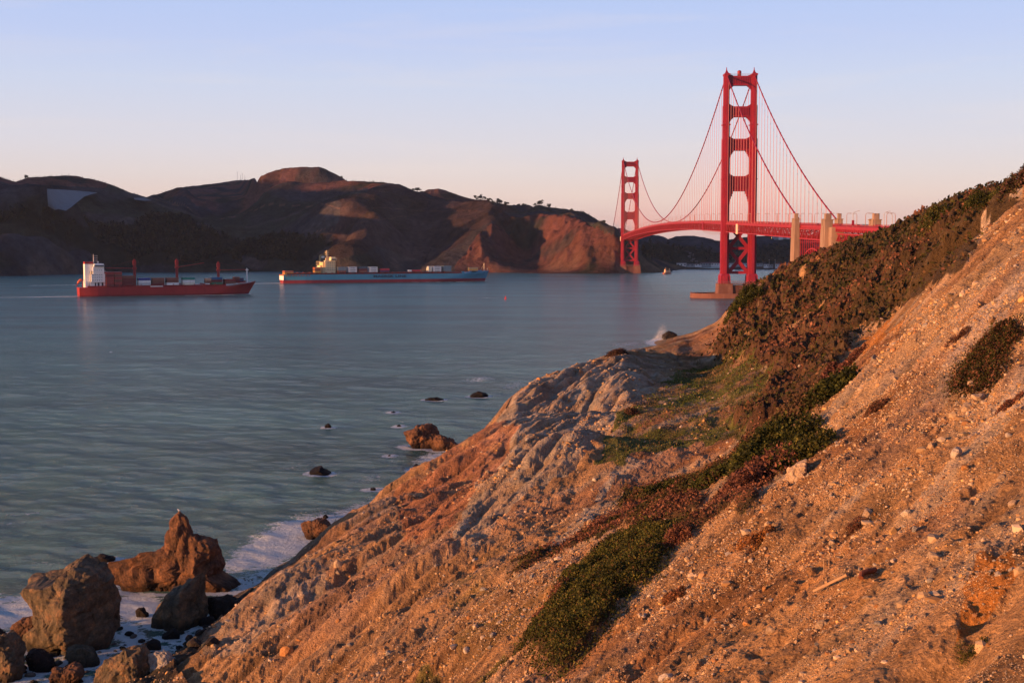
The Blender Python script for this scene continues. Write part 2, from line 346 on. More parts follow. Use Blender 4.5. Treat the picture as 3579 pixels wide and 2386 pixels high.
# ---- colours of ground and growth (albedo)
def mixc(c, col, m):
    m = np.clip(m, 0, 1)[..., None]; return c*(1-m)+np.array(col, np.float32)*m
C = np.zeros(LX.shape+(3,), np.float32)+np.array((.37, .21, .10), np.float32)
n1 = fbm(LX/14, LY/14, 2, 5); n2 = fbm(LX/3.5, LY/3.5, 4, 5); n3 = fbm(across/2.2, along/11, 5, 5)
C = mixc(C, (.47, .30, .165), scree*.8)
C = mixc(C, (.34, .28, .21), sm(.05, .5, n3+.3*n1)*.6)
C = mixc(C, (.19, .105, .055), sm(0, .45, n3*.7-n1*.6-.1)*.65*sm(1500, 1100, DX))
C = mixc(C, (.27, .10, .045), sm(.15, .55, n1-.2*n3)*.55)
C = mixc(C, (.25, .165, .11), sm(1500, 1150, DX)*.55*sm(-.5, .4, n1+n3*.5))
C = mixc(C, (.33, .29, .23), grey_cliff*.75*(.6+.4*sm(-.4, .3, n2)))
C = mixc(C, (.30, .125, .065), red_rock*.8)
C = mixc(C, (.30, .24, .18), tip_grey*.6)
C = mixc(C, (.36, .32, .26), pale_streak*.8*sm(-.3, .2, n2))
C = mixc(C, (.46, .17, .03), orange1*.8+.6*sm(.5, .8, n2)*scree*sm(0, .5, n1))
C = mixc(C, (.26, .13, .05), sm(.2, .6, n2+n3*.4)*.45)
C = mixc(C, (.15, .095, .045), ((DX > 1440) & (DX < 1720) & (DY > 730) & (DY < 850) & front & (R > 250))*.7*sm(-.5, .2, n2))
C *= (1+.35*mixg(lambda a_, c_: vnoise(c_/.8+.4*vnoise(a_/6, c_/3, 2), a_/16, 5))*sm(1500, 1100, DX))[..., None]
C = mixc(C, (.40, .31, .24), scree*sm(.05, .4, fbm(across/7, along/40, 6, 5))*.8)
C = mixc(C, (.25, .12, .05), scree*sm(.15, .5, fbm(across/5, along/26, 3, 5))*.7)
C = mixc(C, (.46, .245, .09), sm(1000, 1500, DY)*sm(1300, 2000, DX)*sm(-.3, .5, n1+.4*n3)*.7)
gr = grass*sm(-.55, .12, .5*n2+1.2*fbm(across_g/5, along_g/30, 5, 4))+.75*low_grass*sm(-.1, .4, n2)
C = mixc(C, (.10, .092, .024), gr)
moss = sm(.25, .6, fbm(LX/6, LY/6, 7, 5))*sm(1000, 1200, DX)*sm(1700, 1500, DX)*sm(1600, 1200, DX+.5*(1568-DY))*front
C = mixc(C, (.16, .11, .03), moss*.5)
C = mixc(C, (.050, .032, .016), veg*.95)
C = mixc(C, (.10, .050, .030), far_scrub*sm(2000, 1750, DX)*.6)
C = mixc(C, (.055, .046, .036), ((LX < -29) & (R < 185) & front)*sm(3.4, 2.0, lz0+.4*n2)*sm(200, 180, LY+R*0))
C = mixc(C, (.13, .10, .075), ((LX < -30) & (LX > -46) & (LY > 168) & (lz0 < 1.5))*1.0)
C *= (1+.30*n2[..., None]+.25*n3[..., None]+.10*fbm(LX/.7, LY/.7, 1, 4)[..., None])
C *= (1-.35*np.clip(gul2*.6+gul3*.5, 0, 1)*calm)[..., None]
C = np.clip(C, .012, .7)
def ground_mat():
    m, n, l, b = new_mat('headland_ground')
    a = n.new('ShaderNodeAttribute'); a.attribute_name = 'Col'
    t = n.new('ShaderNodeTexCoord')
    s = []
    for sc, de in ((.9, 8), (6.5, 8)):
        q = n.new('ShaderNodeTexNoise'); q.inputs['Scale'].default_value = sc; q.inputs['Detail'].default_value = de; q.inputs['Roughness'].default_value = .7
        l.new(t.outputs['Object'], q.inputs['Vector']); s.append(q)
    vo = n.new('ShaderNodeTexVoronoi'); vo.inputs['Scale'].default_value = 4.5; l.new(t.outputs['Object'], vo.inputs['Vector'])
    r = n.new('ShaderNodeMapRange'); r.inputs[1].default_value = .3; r.inputs[2].default_value = .7; r.inputs[3].default_value = .45; r.inputs[4].default_value = 1.65; l.new(s[1].outputs[0], r.inputs[0])
    r2 = n.new('ShaderNodeMapRange'); r2.inputs[1].default_value = .3; r2.inputs[2].default_value = .7; r2.inputs[3].default_value = .72; r2.inputs[4].default_value = 1.3; l.new(s[0].outputs[0], r2.inputs[0])
    mu = n.new('ShaderNodeMath'); mu.operation = 'MULTIPLY'; l.new(r.outputs[0], mu.inputs[0]); l.new(r2.outputs[0], mu.inputs[1])
    v = n.new('ShaderNodeVectorMath'); v.operation = 'SCALE'; l.new(a.outputs['Color'], v.inputs[0]); l.new(mu.outputs[0], v.inputs['Scale'])
    l.new(v.outputs[0], b.inputs['Base Color']); b.inputs['Roughness'].default_value = .95; b.inputs['Specular IOR Level'].default_value = .1
    h = n.new('ShaderNodeMath'); h.operation = 'ADD'; l.new(s[0].outputs[0], h.inputs[0])
    k = n.new('ShaderNodeMath'); k.operation = 'MULTIPLY'; k.inputs[1].default_value = .35; l.new(s[1].outputs[0], k.inputs[0])
    k2 = n.new('ShaderNodeMath'); k2.operation = 'MULTIPLY_ADD'; k2.inputs[1].default_value = -.16; l.new(vo.outputs['Distance'], k2.inputs[0]); l.new(k.outputs[0], k2.inputs[2]); l.new(k2.outputs[0], h.inputs[1])
    bp = n.new('ShaderNodeBump'); bp.inputs['Distance'].default_value = .55; bp.inputs['Strength'].default_value = 1; l.new(h.outputs[0], bp.inputs['Height']); l.new(bp.outputs[0], b.inputs['Normal'])
    return m
M_ground = ground_mat()
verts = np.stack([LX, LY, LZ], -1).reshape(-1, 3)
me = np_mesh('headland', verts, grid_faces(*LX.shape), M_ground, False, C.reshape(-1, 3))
head = link('terrain_headland', me); tag(head, 'orange and grey gravel hillside falling from the upper right to the sea', 'hillside', kind='structure')
def ground_z(x, y):
    """height of the built headland mesh at x, y"""
    a = np.arctan2(x, y); r = np.hypot(x, y)
    ja = np.interp(a, azs, np.arange(len(azs))); ir = np.interp(r, rad, np.arange(len(rad)))
    j = np.clip(ja.astype(int), 0, len(azs)-2); i = np.clip(ir.astype(int), 0, len(rad)-2); fj = ja-j; fi = ir-i
    return (LZ[i, j]*(1-fi)+LZ[i+1, j]*fi)*(1-fj)+(LZ[i, j+1]*(1-fi)+LZ[i+1, j+1]*fi)*fj
def land_hit(X, Y, rmin=30, rmax=520, step=.25):
    """first point of the headland met by the sight line through photo pixel (2352-wide copy) X, Y"""
    a, b, c = ray(X*KD, Y*KD); rr = np.arange(rmin, rmax, step)
    g = ground_z(a*rr, b*rr); hz = HC+c*rr; k = np.nonzero(g > hz)[0]
    if len(k) == 0: return None
    r = rr[k[0]]; return Vector((float(a*r), float(b*r), float(g[k[0]])))
# ------------------------------------------------------------------ far shore: hills beyond the strait
# (photo pixel X, Y, distance in metres)
hl = []
# shore
for X, Y in ((-600,960),(0,957),(150,954),(268,951),(383,949),(478,946),(700,946),(900,946),(1150,948),(1400,951),(1560,953),(1704,952),(1800,954),(1900,956),(2000,956),(2100,956),(2165,955),(2236,953),(2314,952),(2362,945)):
    p = at_z(X, Y); hl.append((p.x, p.y, 0)); q = p*(1-60/p.length); hl.append((q.x, q.y, -16)); q = p*(1-260/p.length); hl.append((q.x, q.y, -60))
for X, Y in ((2420,941),(2600,941),(2760,942),(3000,942),(3300,942)):
    p = at_z(X, Y); hl.append((p.x, p.y, .5)); q = p*(1-80/p.length); hl.append((q.x, q.y, -12)); q = p*(1+60/p.length); hl.append((q.x, q.y, 5))
ctl = [ # left hill
 (-500,600,3300),(-200,600,3400),(0,620,3500),(54,640,3650),(153,622,3500),(230,617,3500),(325,630,3550),(421,662,3650),(509,693,3900),(100,690,3150),(300,700,3200),(430,730,3250),
 (0,729,2850),(96,717,2850),(168,725,2850),(230,742,2850),(287,765,2850),(383,792,2870),(0,840,2600),(150,830,2620),(300,860,2700),(100,900,2530),(450,850,2900),(600,830,3000),(560,740,3400),(650,900,2750),(500,900,2750),
 # main hill
 (555,679,3950),(620,659,3950),(765,641,4000),(861,630,4000),(938,607,3950),(996,591,3900),(1053,587,3850),(1114,586,3850),(1168,609,3850),(1214,635,3850),
 (700,720,3600),(850,700,3600),(1000,660,3650),(1100,650,3600),(900,800,3150),(1050,760,3300),(1150,720,3400),(800,860,2850),(950,870,2850),(1100,850,2880),(1250,860,2850),(1120,900,2700),
 # shoulder and the small peak with the lit crest
 (1302,638,3650),(1336,641,3500),(1371,645,3350),(1394,643,3250),(1417,653,3250),(1443,668,3300),(1378,655,3200),(1321,675,3080),(1263,703,2960),(1229,722,2900),(1294,738,2860),(1244,770,2800),(1170,860,2720),
 (1450,740,3050),(1550,760,3000),(1350,800,2900),(1450,850,2860),(1550,850,2860),(1380,900,2760),(1480,905,2760),(1640,745,2980),(1590,800,2900),
 # blue hill behind
 (1489,666,4400),(1531,662,4400),(1558,669,4400),(1608,687,4300),(1650,698,4200),(1742,710,4100),(1780,721,4000),(1600,730,3500),(1700,740,3300),
 # great cliff
 (1800,718,2930),(1840,717,2930),(1887,717,2915),(1765,745,2890),(1735,800,2830),(1730,860,2750),(1725,920,2660),(1680,795,2870),(1600,850,2810),(1530,895,2750),(1490,925,2700),(1742,745,2920),
 (1790,800,2890),(1850,780,2920),(1890,760,2920),(1800,870,2800),(1870,860,2840),(1900,870,2850),(1840,930,2700),(1890,930,2710),
 (1915,735,2880),(1940,800,2790),(1990,830,2720),(2060,830,2670),(2110,840,2640),(1940,900,2700),(2000,900,2640),(2080,900,2590),(2140,920,2575),(1970,765,2830),(2040,800,2740),(1930,940,2640),(2000,940,2600),(1930,748,2860),(2040,780,2740),(2093,794,2690),(2130,817,2650),(2150,832,2620),(2093,803,2840),(2130,826,2790),(2160,845,2780),(2050,790,2860),(2100,840,2650),(2130,870,2610),
 (2180,860,2760),(2220,880,2760),(2260,930,2740),(2320,935,2740),(2340,940,2750),
 # ridge behind the cliff
 (1917,725,3400),(1963,732,3400),(2039,745,3380),(2085,767,3350),(2130,790,3300),(2161,800,3300),(2210,815,3300),
 # hills behind the bridge
 (2236,826,3600),(2304,825,3900),(2335,837,3900),(2389,827,4300),(2426,827,4300),(2460,832,4300),(2501,841,4400),(2518,842,4700),(2644,828,4600),(2760,826,4600),(2900,822,4600),(3100,830,4600),(3400,830,4600),
 (2280,880,3300),(2350,890,3400),(2420,890,3700),(2500,890,3800),(2650,880,3900),(2800,880,3900),(2400,925,3400),(2600,922,3500),(2760,922,3500),(2900,922,3500)]
for X, Y, r in ctl:
    p = at_dist(X, Y, r); hl.append(tuple(p))
for X, Y, r in ctl:                                     # ground lies lower behind each skyline point
    if (X, Y, r) in ctl and r > 3240 and r != 3400 and Y < 850:
        p = at_dist(X, Y, r+450); hl.append((p[0], p[1], p[2]-55-.12*max(p[2]-100, 0)))
for x, y, z_ in ((-2300,2500,300),(-2600,1800,260),(-3400,1900,280),(-1900,2350,120),(-2000,3500,330)): hl.append((x, y, z_))
hl = np.array(hl, float)
hills_w = tps_fit(hl[:, :2]/1000, hl[:, 2], 3e-4)
haz = np.radians(np.concatenate([np.linspace(-62, -26, 60, endpoint=False), np.linspace(-26, 26, 1150)]))
hrad = np.concatenate([np.linspace(2350, 3300, 300, endpoint=False), np.geomspace(3300, 5600, 190)])
HA, HR = np.meshgrid(haz, hrad); HX, HY = np.sin(HA)*HR, np.cos(HA)*HR
hz0 = tps_eval(hills_w, HX/1000, HY/1000)
hpx, hpy = project(HX, HY, hz0)
tp = sm(2, 40, hz0)
ux_, uy_ = HX+2350, HY-2950
rg_ = np.exp(-((ux_*.85+uy_*.53)/330)**2)*np.exp(-(np.maximum(np.abs(-ux_*.53+uy_*.85)-700, 0)/260)**2)*sm(math.radians(-25.5), math.radians(-31), HA)
hz0 = hz0*(1-rg_)+rg_*350  # unseen ridge left of view, added and shaped to shade the hills
rdg = ridged(HX/430+.3*vnoise(HX/500, HY/500, 3), HY/430, 1, 5, .5); rdg2 = ridged(HX/150, HY/190, 4, 4, .5)
cliffz = inside([(1470,960),(1500,880),(1700,760),(1800,710),(1930,715),(2180,860),(2250,960)], hpx, hpy) & (HR < 3000)
slabz = inside([(140,645),(375,655),(330,700),(240,760),(150,750)], hpx, hpy) & (HR > 2800)
far_ = np.where(slabz, .06, np.where(cliffz, .25, 1.0))
hz = hz0+tp*far_*(17*(rdg-.3)+6*(rdg2-.3)+4*fbm(HX/90, HY/90, 3, 6, .55))
cliffm = (inside([(1590,930),(1700,800),(1790,715),(1900,715),(1990,760),(2170,850),(2240,960),(1590,960)], hpx, hpy) & (HR < 2990)).astype(float)
cl = cliffm*tp
gx = HX*.9+HY*.2
hz += cl*(8*(1-2*np.abs(vnoise(HX/62+.5*vnoise(HX/90, HY/90, 2), HY/210, 4)))+5*(1-2*np.abs(vnoise(HX/23, HY/80, 5)))+3*fbm(HX/12, HY/12, 6, 3))
hz = np.where(hz0 < 2, np.minimum(hz0, hz), hz)
# skyline follows the photographed one
sky_pts = [(-700,600),(0,620),(31,631),(54,637),(77,630),(96,622),(153,619),(230,615),(268,616),(325,628),(375,641),(421,660),(459,675),(509,691),(555,677),(620,657),(689,649),(765,639),(823,631),(861,628),(900,620),
 (938,605),(961,595),(996,589),(1053,585),(1114,584),(1137,591),(1168,607),(1195,622),(1214,633),(1244,634),(1302,636),(1336,639),(1371,643),(1394,641),(1417,651),(1443,666),(1466,672),(1489,664),(1531,660),(1558,667),
 (1608,685),(1650,696),(1707,700),(1742,710),(1780,718),(1800,718),(1840,717),(1887,717),(1917,724),(1963,729),(2039,741),(2085,765),(2130,788),(2161,796),(2236,818),(2304,823),(2321,828),(2335,835),(2358,828),(2389,825),
 (2426,825),(2460,830),(2484,835),(2501,839),(2518,841),(2600,829),(2644,826),(2760,824),(2900,820),(3600,826)]
sx = np.array([p[0] for p in sky_pts], float); sy = np.array([p[1] for p in sky_pts], float)
for it in range(4):
    sl = (hz-HC)/HR; ib = sl.argmax(0); jj = np.arange(len(haz)); best = sl.max(0)
    ux, _ = project(HX[ib, jj], HY[ib, jj], hz[ib, jj]); want = ray(ux, np.interp(ux, sx, sy))[2]
    inview = np.abs(haz) < math.radians(25.5)
    d = np.where(inview, want-best, 0); d = np.clip(d, -.03, .03)
    d = np.convolve(np.pad(d, 5, mode='edge'), np.hanning(11)/np.hanning(11).sum(), 'valid')
    rb = HR[ib, jj]; rb = np.convolve(np.pad(rb, 20, mode='edge'), np.hanning(41)/np.hanning(41).sum(), 'valid'); w = np.exp(-((HR-rb)/(420))**2)
    over = np.maximum(sl-want, 0)*inview
    hz = hz-over*HR+(d*rb)[None]*w*np.clip(hz/60, 0, 1)*(it < 3)
hz += tp*1.6*fbm(HX/22, HY/22, 2, 4)
HZ = hz
# forest, scrub and bare ground
hq = hpx+18*fbm(HX/90, HY/90, 5, 4); hw = hpy+14*fbm(HX/90, HY/90, 6, 4)
forest = inside([(-800,740),(0,735),(100,722),(170,728),(300,770),(420,790),(560,760),(700,800),(820,830),(900,850),(1000,830),(1100,830),(1160,860),(1100,900),(1000,915),(820,905),(700,918),(560,925),(400,925),(330,880),(250,830),(160,790),(80,770),(-800,800)], hq, hw) & (HR < 3150)
forest2 = inside([(2236,850),(2330,860),(2400,880),(2520,870),(2700,850),(3200,850),(3200,925),(2380,925),(2250,900)], hq, hw) & (HR > 2800)
m1 = fbm(HX/300, HY/300, 3, 5); m2 = fbm(HX/60, HY/60, 1, 5); m3 = fbm(HX/150, HY/150, 6, 5)
HC3 = np.zeros(HX.shape+(3,), np.float32)+np.array((.038, .038, .048), np.float32)  # base tone tinted blue to imitate bluish shade on the hills
HC3 = mixc(HC3, (.058, .050, .050), sm(-.1, .5, m1)*.8)
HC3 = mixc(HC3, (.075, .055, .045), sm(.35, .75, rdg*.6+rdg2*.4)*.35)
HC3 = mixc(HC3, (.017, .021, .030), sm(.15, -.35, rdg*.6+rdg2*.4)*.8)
HC3 = mixc(HC3, (.034, .036, .026), sm(.05, .4, m3)*.8)
HC3 = mixc(HC3, (.14, .055, .045), ((hz0 > 200) & (HR > 3300))*.6*sm(-.6, .3, m2))
HC3 = mixc(HC3, (.105, .040, .034), np.clip(cliffm, 0, 1)*.85*sm(-.9, .1, m2))
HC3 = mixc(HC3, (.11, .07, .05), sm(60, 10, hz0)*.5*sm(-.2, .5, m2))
HC3 = mixc(HC3, (.02, .024, .019), (forest | forest2)*.92)
HC3 = mixc(HC3, (.055, .029, .027), inside([(1170,850),(1240,760),(1400,700),(1330,690),(1190,760),(1100,850)], hq, hw)*.6*sm(-.2, .4, m2))  # reddish sunlit tone painted along the lit crest
trail = np.zeros(HX.shape)
for pl in ([(520,693),(700,716),(900,722),(1100,722),(1230,727),(1300,729),(1420,734),(1560,742),(1640,748),(1700,748)], [(1100,815),(1250,790),(1420,762)]):
    a_ = np.array(pl, float); yy = np.interp(hpx, a_[:, 0], a_[:, 1]); trail = np.maximum(trail, (np.abs(hpy-yy) < 1.6)*(hpx > a_[0, 0])*(hpx < a_[-1, 0])*(HR > 2600))
HC3 = mixc(HC3, (.15, .09, .07), trail*.7)
HC3 = mixc(HC3, (.050, .027, .026), inside([(1150,900),(1190,700),(1400,625),(1500,690),(1760,700),(1800,730),(1600,860),(1480,930),(1300,880)], hq, hw)*.6)  # sun patch on the spur, its reddish light put into the colour
HC3 = np.clip(HC3*(1+.35*m2[..., None]), .008, .5)
def hill_mat():
    m, n, l, b = new_mat('far_hillside')
    a = n.new('ShaderNodeAttribute'); a.attribute_name = 'Col'; t = n.new('ShaderNodeTexCoord')
    q = n.new('ShaderNodeTexNoise'); q.inputs['Scale'].default_value = .06; q.inputs['Detail'].default_value = 9; q.inputs['Roughness'].default_value = .7; l.new(t.outputs['Object'], q.inputs['Vector'])
    r = n.new('ShaderNodeMapRange'); r.inputs[1].default_value = .3; r.inputs[2].default_value = .7; r.inputs[3].default_value = .55; r.inputs[4].default_value = 1.45; l.new(q.outputs[0], r.inputs[0])
    v = n.new('ShaderNodeVectorMath'); v.operation = 'SCALE'; l.new(a.outputs['Color'], v.inputs[0]); l.new(r.outputs[0], v.inputs['Scale'])
    l.new(v.outputs[0], b.inputs['Base Color']); b.inputs['Roughness'].default_value = 1; b.inputs['Specular IOR Level'].default_value = 0
    bp = n.new('ShaderNodeBump'); bp.inputs['Distance'].default_value = 9; bp.inputs['Strength'].default_value = .8; l.new(q.outputs[0], bp.inputs['Height']); l.new(bp.outputs[0], b.inputs['Normal'])
    return m
M_hill = hill_mat()
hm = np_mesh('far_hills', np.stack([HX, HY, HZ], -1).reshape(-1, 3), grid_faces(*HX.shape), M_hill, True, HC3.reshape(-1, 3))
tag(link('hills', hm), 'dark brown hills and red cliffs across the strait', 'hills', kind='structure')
def hill_z(x, y):
    a = np.arctan2(x, y); r = np.hypot(x, y)
    ja = np.interp(a, haz, np.arange(len(haz))); ir = np.interp(r, hrad, np.arange(len(hrad)))
    j = np.clip(ja.astype(int), 0, len(haz)-2); i = np.clip(ir.astype(int), 0, len(hrad)-2); fj = ja-j; fi = ir-i
    return (HZ[i, j]*(1-fi)+HZ[i+1, j]*fi)*(1-fj)+(HZ[i, j+1]*(1-fi)+HZ[i+1, j+1]*fi)*fj
def hill_hit(X, Y, rmin=2360, rmax=5500):
    a, b, c = ray(X, Y); rr = np.arange(rmin, rmax, 3.0)
    g = hill_z(a*rr, b*rr); k = np.nonzero(g > HC+c*rr)[0]
    if len(k) == 0:
        k = [int(np.argmax(g-(HC+c*rr)))]
    r = rr[k[0]]; return Vector((float(a*r), float(b*r), float(g[k[0]])))
# ------------------------------------------------------------------ sea
waz = np.radians(np.concatenate([np.linspace(-100, -27, 60, endpoint=False), np.linspace(-27, 27, 900, endpoint=False), np.linspace(27, 90, 40)]))
wrad = np.concatenate([np.geomspace(60, 1500, 1300, endpoint=False), np.geomspace(1500, 2600, 160, endpoint=False), np.geomspace(2600, 60000, 60)])
WA, WR = np.meshgrid(waz, wrad); WX, WY = np.sin(WA)*WR, np.cos(WA)*WR
near = WR < 1100
bed = np.full(WX.shape, -30.0); bed[near] = land_base(WX[near], WY[near])
wh = np.zeros(WX.shape)
k = np.clip(500/WR, 0, 1)*sm(-.2, -3, bed)
for i, (lam, am) in enumerate(((17, .14), (8, .16), (4.0, .13), (2.0, .07))):
    wh += am*fbm((WX*.5+WY*.85)/lam, (WX*.85-WY*.5)/lam/1.4, i+2, 3)*k*np.clip(lam*70/WR, 0, 1)
wpx, wpy = project(WX, WY, 0*WX); wdx, wdy = wpx/KD, wpy/KD
fo = np.zeros(WX.shape)
shallow = sm(-4.0, -.4, bed)*near
fo = np.maximum(fo, shallow*.62*sm(620, 300, WR))
def blob(cx, cy, rx, ry, rot, v):
    c, s = math.cos(math.radians(rot)), math.sin(math.radians(rot)); a = ((wdx-cx)*c+(wdy-cy)*s)/rx; b = (-(wdx-cx)*s+(wdy-cy)*c)/ry
    return v*np.exp(-(a*a+b*b)**1.3)
for bl in ((640,1250,150,52,-24,1.0),(770,1190,80,18,-22,.7),(560,1290,60,26,-20,.9),(30,1410,95,42,-20,.9),(0,1385,60,26,0,.7),(320,1395,75,50,10,.95),(300,1450,60,40,60,.8),(240,1300,140,16,-6,.42),
           (100,1290,70,16,-10,.4),(1100,872,60,9,-4,.55),(990,895,60,8,-4,.35),(1180,885,40,12,-10,.5),(1000,1050,70,20,-12,.7),(960,1020,40,9,0,.45),(1440,790,60,7,-6,.5),(1525,786,46,9,0,1.3),(1560,776,25,6,0,.7),
           (680,1070,60,8,-16,.42),(60,1180,70,9,-4,.42),(200,1120,60,7,-6,.34),(20,1205,40,9,0,.4),(850,1100,60,12,-15,.5),(760,1200,60,20,-20,.7),(905,1060,40,8,0,.4),(1150,700,50,1.4,0,.35),
           (1120,684,34,.8,0,.5),(255,808,6,1.4,0,.8),(800,855,60,2.5,-2,.25),(500,1210,60,10,-8,.35),(940,970,60,9,0,.3)):
    fo = np.maximum(fo, blob(*bl))
fo = np.maximum(fo, .30*sm(420, 120, WR)*(fbm(WX/30, WY/30, 3, 4) > .12))
beachm = (((WX < -30) & (WX > -62) & (WY > 166) & (WY < 215)))
wet = sm(-2.2, -.2, bed)*near
def water_mat():
    m, n, l, b = new_mat('sea_water')
    t = n.new('ShaderNodeTexCoord'); a = n.new('ShaderNodeAttribute'); a.attribute_name = 'foam'
    g = n.new('ShaderNodeNewGeometry')
    def noise(sc, de, st, ro=.6, dist=0, rot=.5):
        mp_ = n.new('ShaderNodeMapping'); mp_.inputs['Scale'].default_value = st; mp_.inputs['Rotation'].default_value = (0, 0, rot); l.new(t.outputs['Object'], mp_.inputs[0])
        q = n.new('ShaderNodeTexNoise'); q.inputs['Scale'].default_value = sc; q.inputs['Detail'].default_value = de; q.inputs['Roughness'].default_value = ro; q.inputs['Distortion'].default_value = dist
        l.new(mp_.outputs[0], q.inputs['Vector']); return q.outputs[0]
    def rng(s, a0, a1, b0, b1):
        r = n.new('ShaderNodeMapRange'); r.inputs[1].default_value = a0; r.inputs[2].default_value = a1; r.inputs[3].default_value = b0; r.inputs[4].default_value = b1; l.new(s, r.inputs[0]); return r.outputs[0]
    def mth(op, x, y):
        q = n.new('ShaderNodeMath'); q.operation = op
        for i, v in enumerate((x, y)):
            if isinstance(v, (int, float)): q.inputs[i].default_value = v
            else: l.new(v, q.inputs[i])
        return q.outputs[0]
    w0 = noise(.022, 5, (.7, 1, 1), .65, .3, .12); w1 = noise(.09, 6, (.9, 1, 1), .62, .2, .25); w2 = noise(.85, 6, (.95, 1, 1), .70, .2, .35); w3 = noise(3.0, 4, (1, 1.5, 1), .6, 0, .2)
    hgt = mth('ADD', mth('MULTIPLY', w0, 2.6), mth('ADD', mth('MULTIPLY', w1, 1.3), mth('ADD', mth('MULTIPLY', w2, 2.8), mth('MULTIPLY', w3, .7))))
    bp = n.new('ShaderNodeBump'); bp.inputs['Distance'].default_value = 1.0; bp.inputs['Strength'].default_value = 1.0; l.new(hgt, bp.inputs['Height'])
    l.new(bp.outputs[0], b.inputs['Normal'])
    f1 = noise(.30, 9, (1, 1.5, 1), .75, 1.6, .9); f2 = noise(1.1, 7, (1, 1.3, 1), .7, 1.2, .3)
    fm = mth('ADD', mth('MULTIPLY', f1, .6), mth('MULTIPLY', f2, .4))
    edge_ = mth('SUBTRACT', mth('ADD', mth('MULTIPLY', a.outputs['Fac'], .40), fm), .70)
    fac = rng(edge_, 0, .055, 0, 1)
    sepp = n.new('ShaderNodeSeparateXYZ'); l.new(g.outputs['Position'], sepp.inputs[0])
    deep = n.new('ShaderNodeMix'); deep.data_type = 'RGBA'; l.new(rng(sepp.outputs[1], 140, 900, 0, 1), deep.inputs['Factor'])
    deep.inputs['A'].default_value = (.115, .26, .215, 1); deep.inputs['B'].default_value = (.028, .135, .155, 1)
    big = noise(.006, 4, (1, 3, 1), .6, 0, 0)
    dk = n.new('ShaderNodeVectorMath'); dk.operation = 'SCALE'; l.new(deep.outputs['Result'], dk.inputs[0]); l.new(rng(big, .35, .65, .6, 1.35), dk.inputs['Scale'])
    mx = n.new('ShaderNodeMix'); mx.data_type = 'RGBA'; l.new(fac, mx.inputs['Factor']); l.new(dk.outputs[0], mx.inputs['A']); mx.inputs['B'].default_value = (.86, .94, .97, 1)
    l.new(mx.outputs['Result'], b.inputs['Base Color']); b.inputs['IOR'].default_value = 1.33; b.inputs['Specular IOR Level'].default_value = .30
    l.new(rng(fac, 0, 1, .19, .9), b.inputs['Roughness'])
    return m
M_water = water_mat()
# ------------------------------------------------------------------ suspension bridge (local x = east, y = along the axis away from us, z up)
BN, BTH = Vector((227.6, 1302.2, 0)), 0.0056
M_red = paint('orange_red_steel', (.245, .012, .033), .55, .14, .12, dirt=(.21, .011, .028))
M_red2 = paint('orange_red_truss', (.26, .020, .034), .6, .14, .2)
M_conc = paint('pale_concrete', (.27, .175, .135), .9, .2, .15, dirt=(.17, .11, .085), stretch=(1, 1, .25))
M_pier = paint('pier_concrete', (.155, .066, .054), .9, .2, .12, dirt=(.24, .13, .11), stretch=(1, 1, .3))
M_road = paint('asphalt', (.06, .055, .055), .9, .2, .3)
M_grey = paint('grey_metal', (.30, .16, .15), .5, .1, 1)
M_tarp = paint('white_sheeting', (.80, .62, .50), .8, .06, .4)
bridge = empty('suspension_bridge', BN, -BTH, label='long red suspension bridge with two tall towers crossing the strait', cat='bridge')
CXW = 13.7
def road_z(s):
    if s < 0: return 75.4+s*.0258+(.0 if s > -441 else 0)
    if s > 1280: return 75.4-(s-1280)*.0258
    t = (s-640)/640; return 75.4+9.3*(1-t*t)
def cable_z(s):
    if 0 <= s <= 1280: t = (s-640)/640; return 88.6+(222.5-88.6)*t*t
    if s < 0:
        t = -s/343; return 222.5+(71.8-222.5)*t-4*11.5*t*(1-t)
    t = (s-1280)/343; return 222.5+(71.8-222.5)*t-4*11.5*t*(1-t)
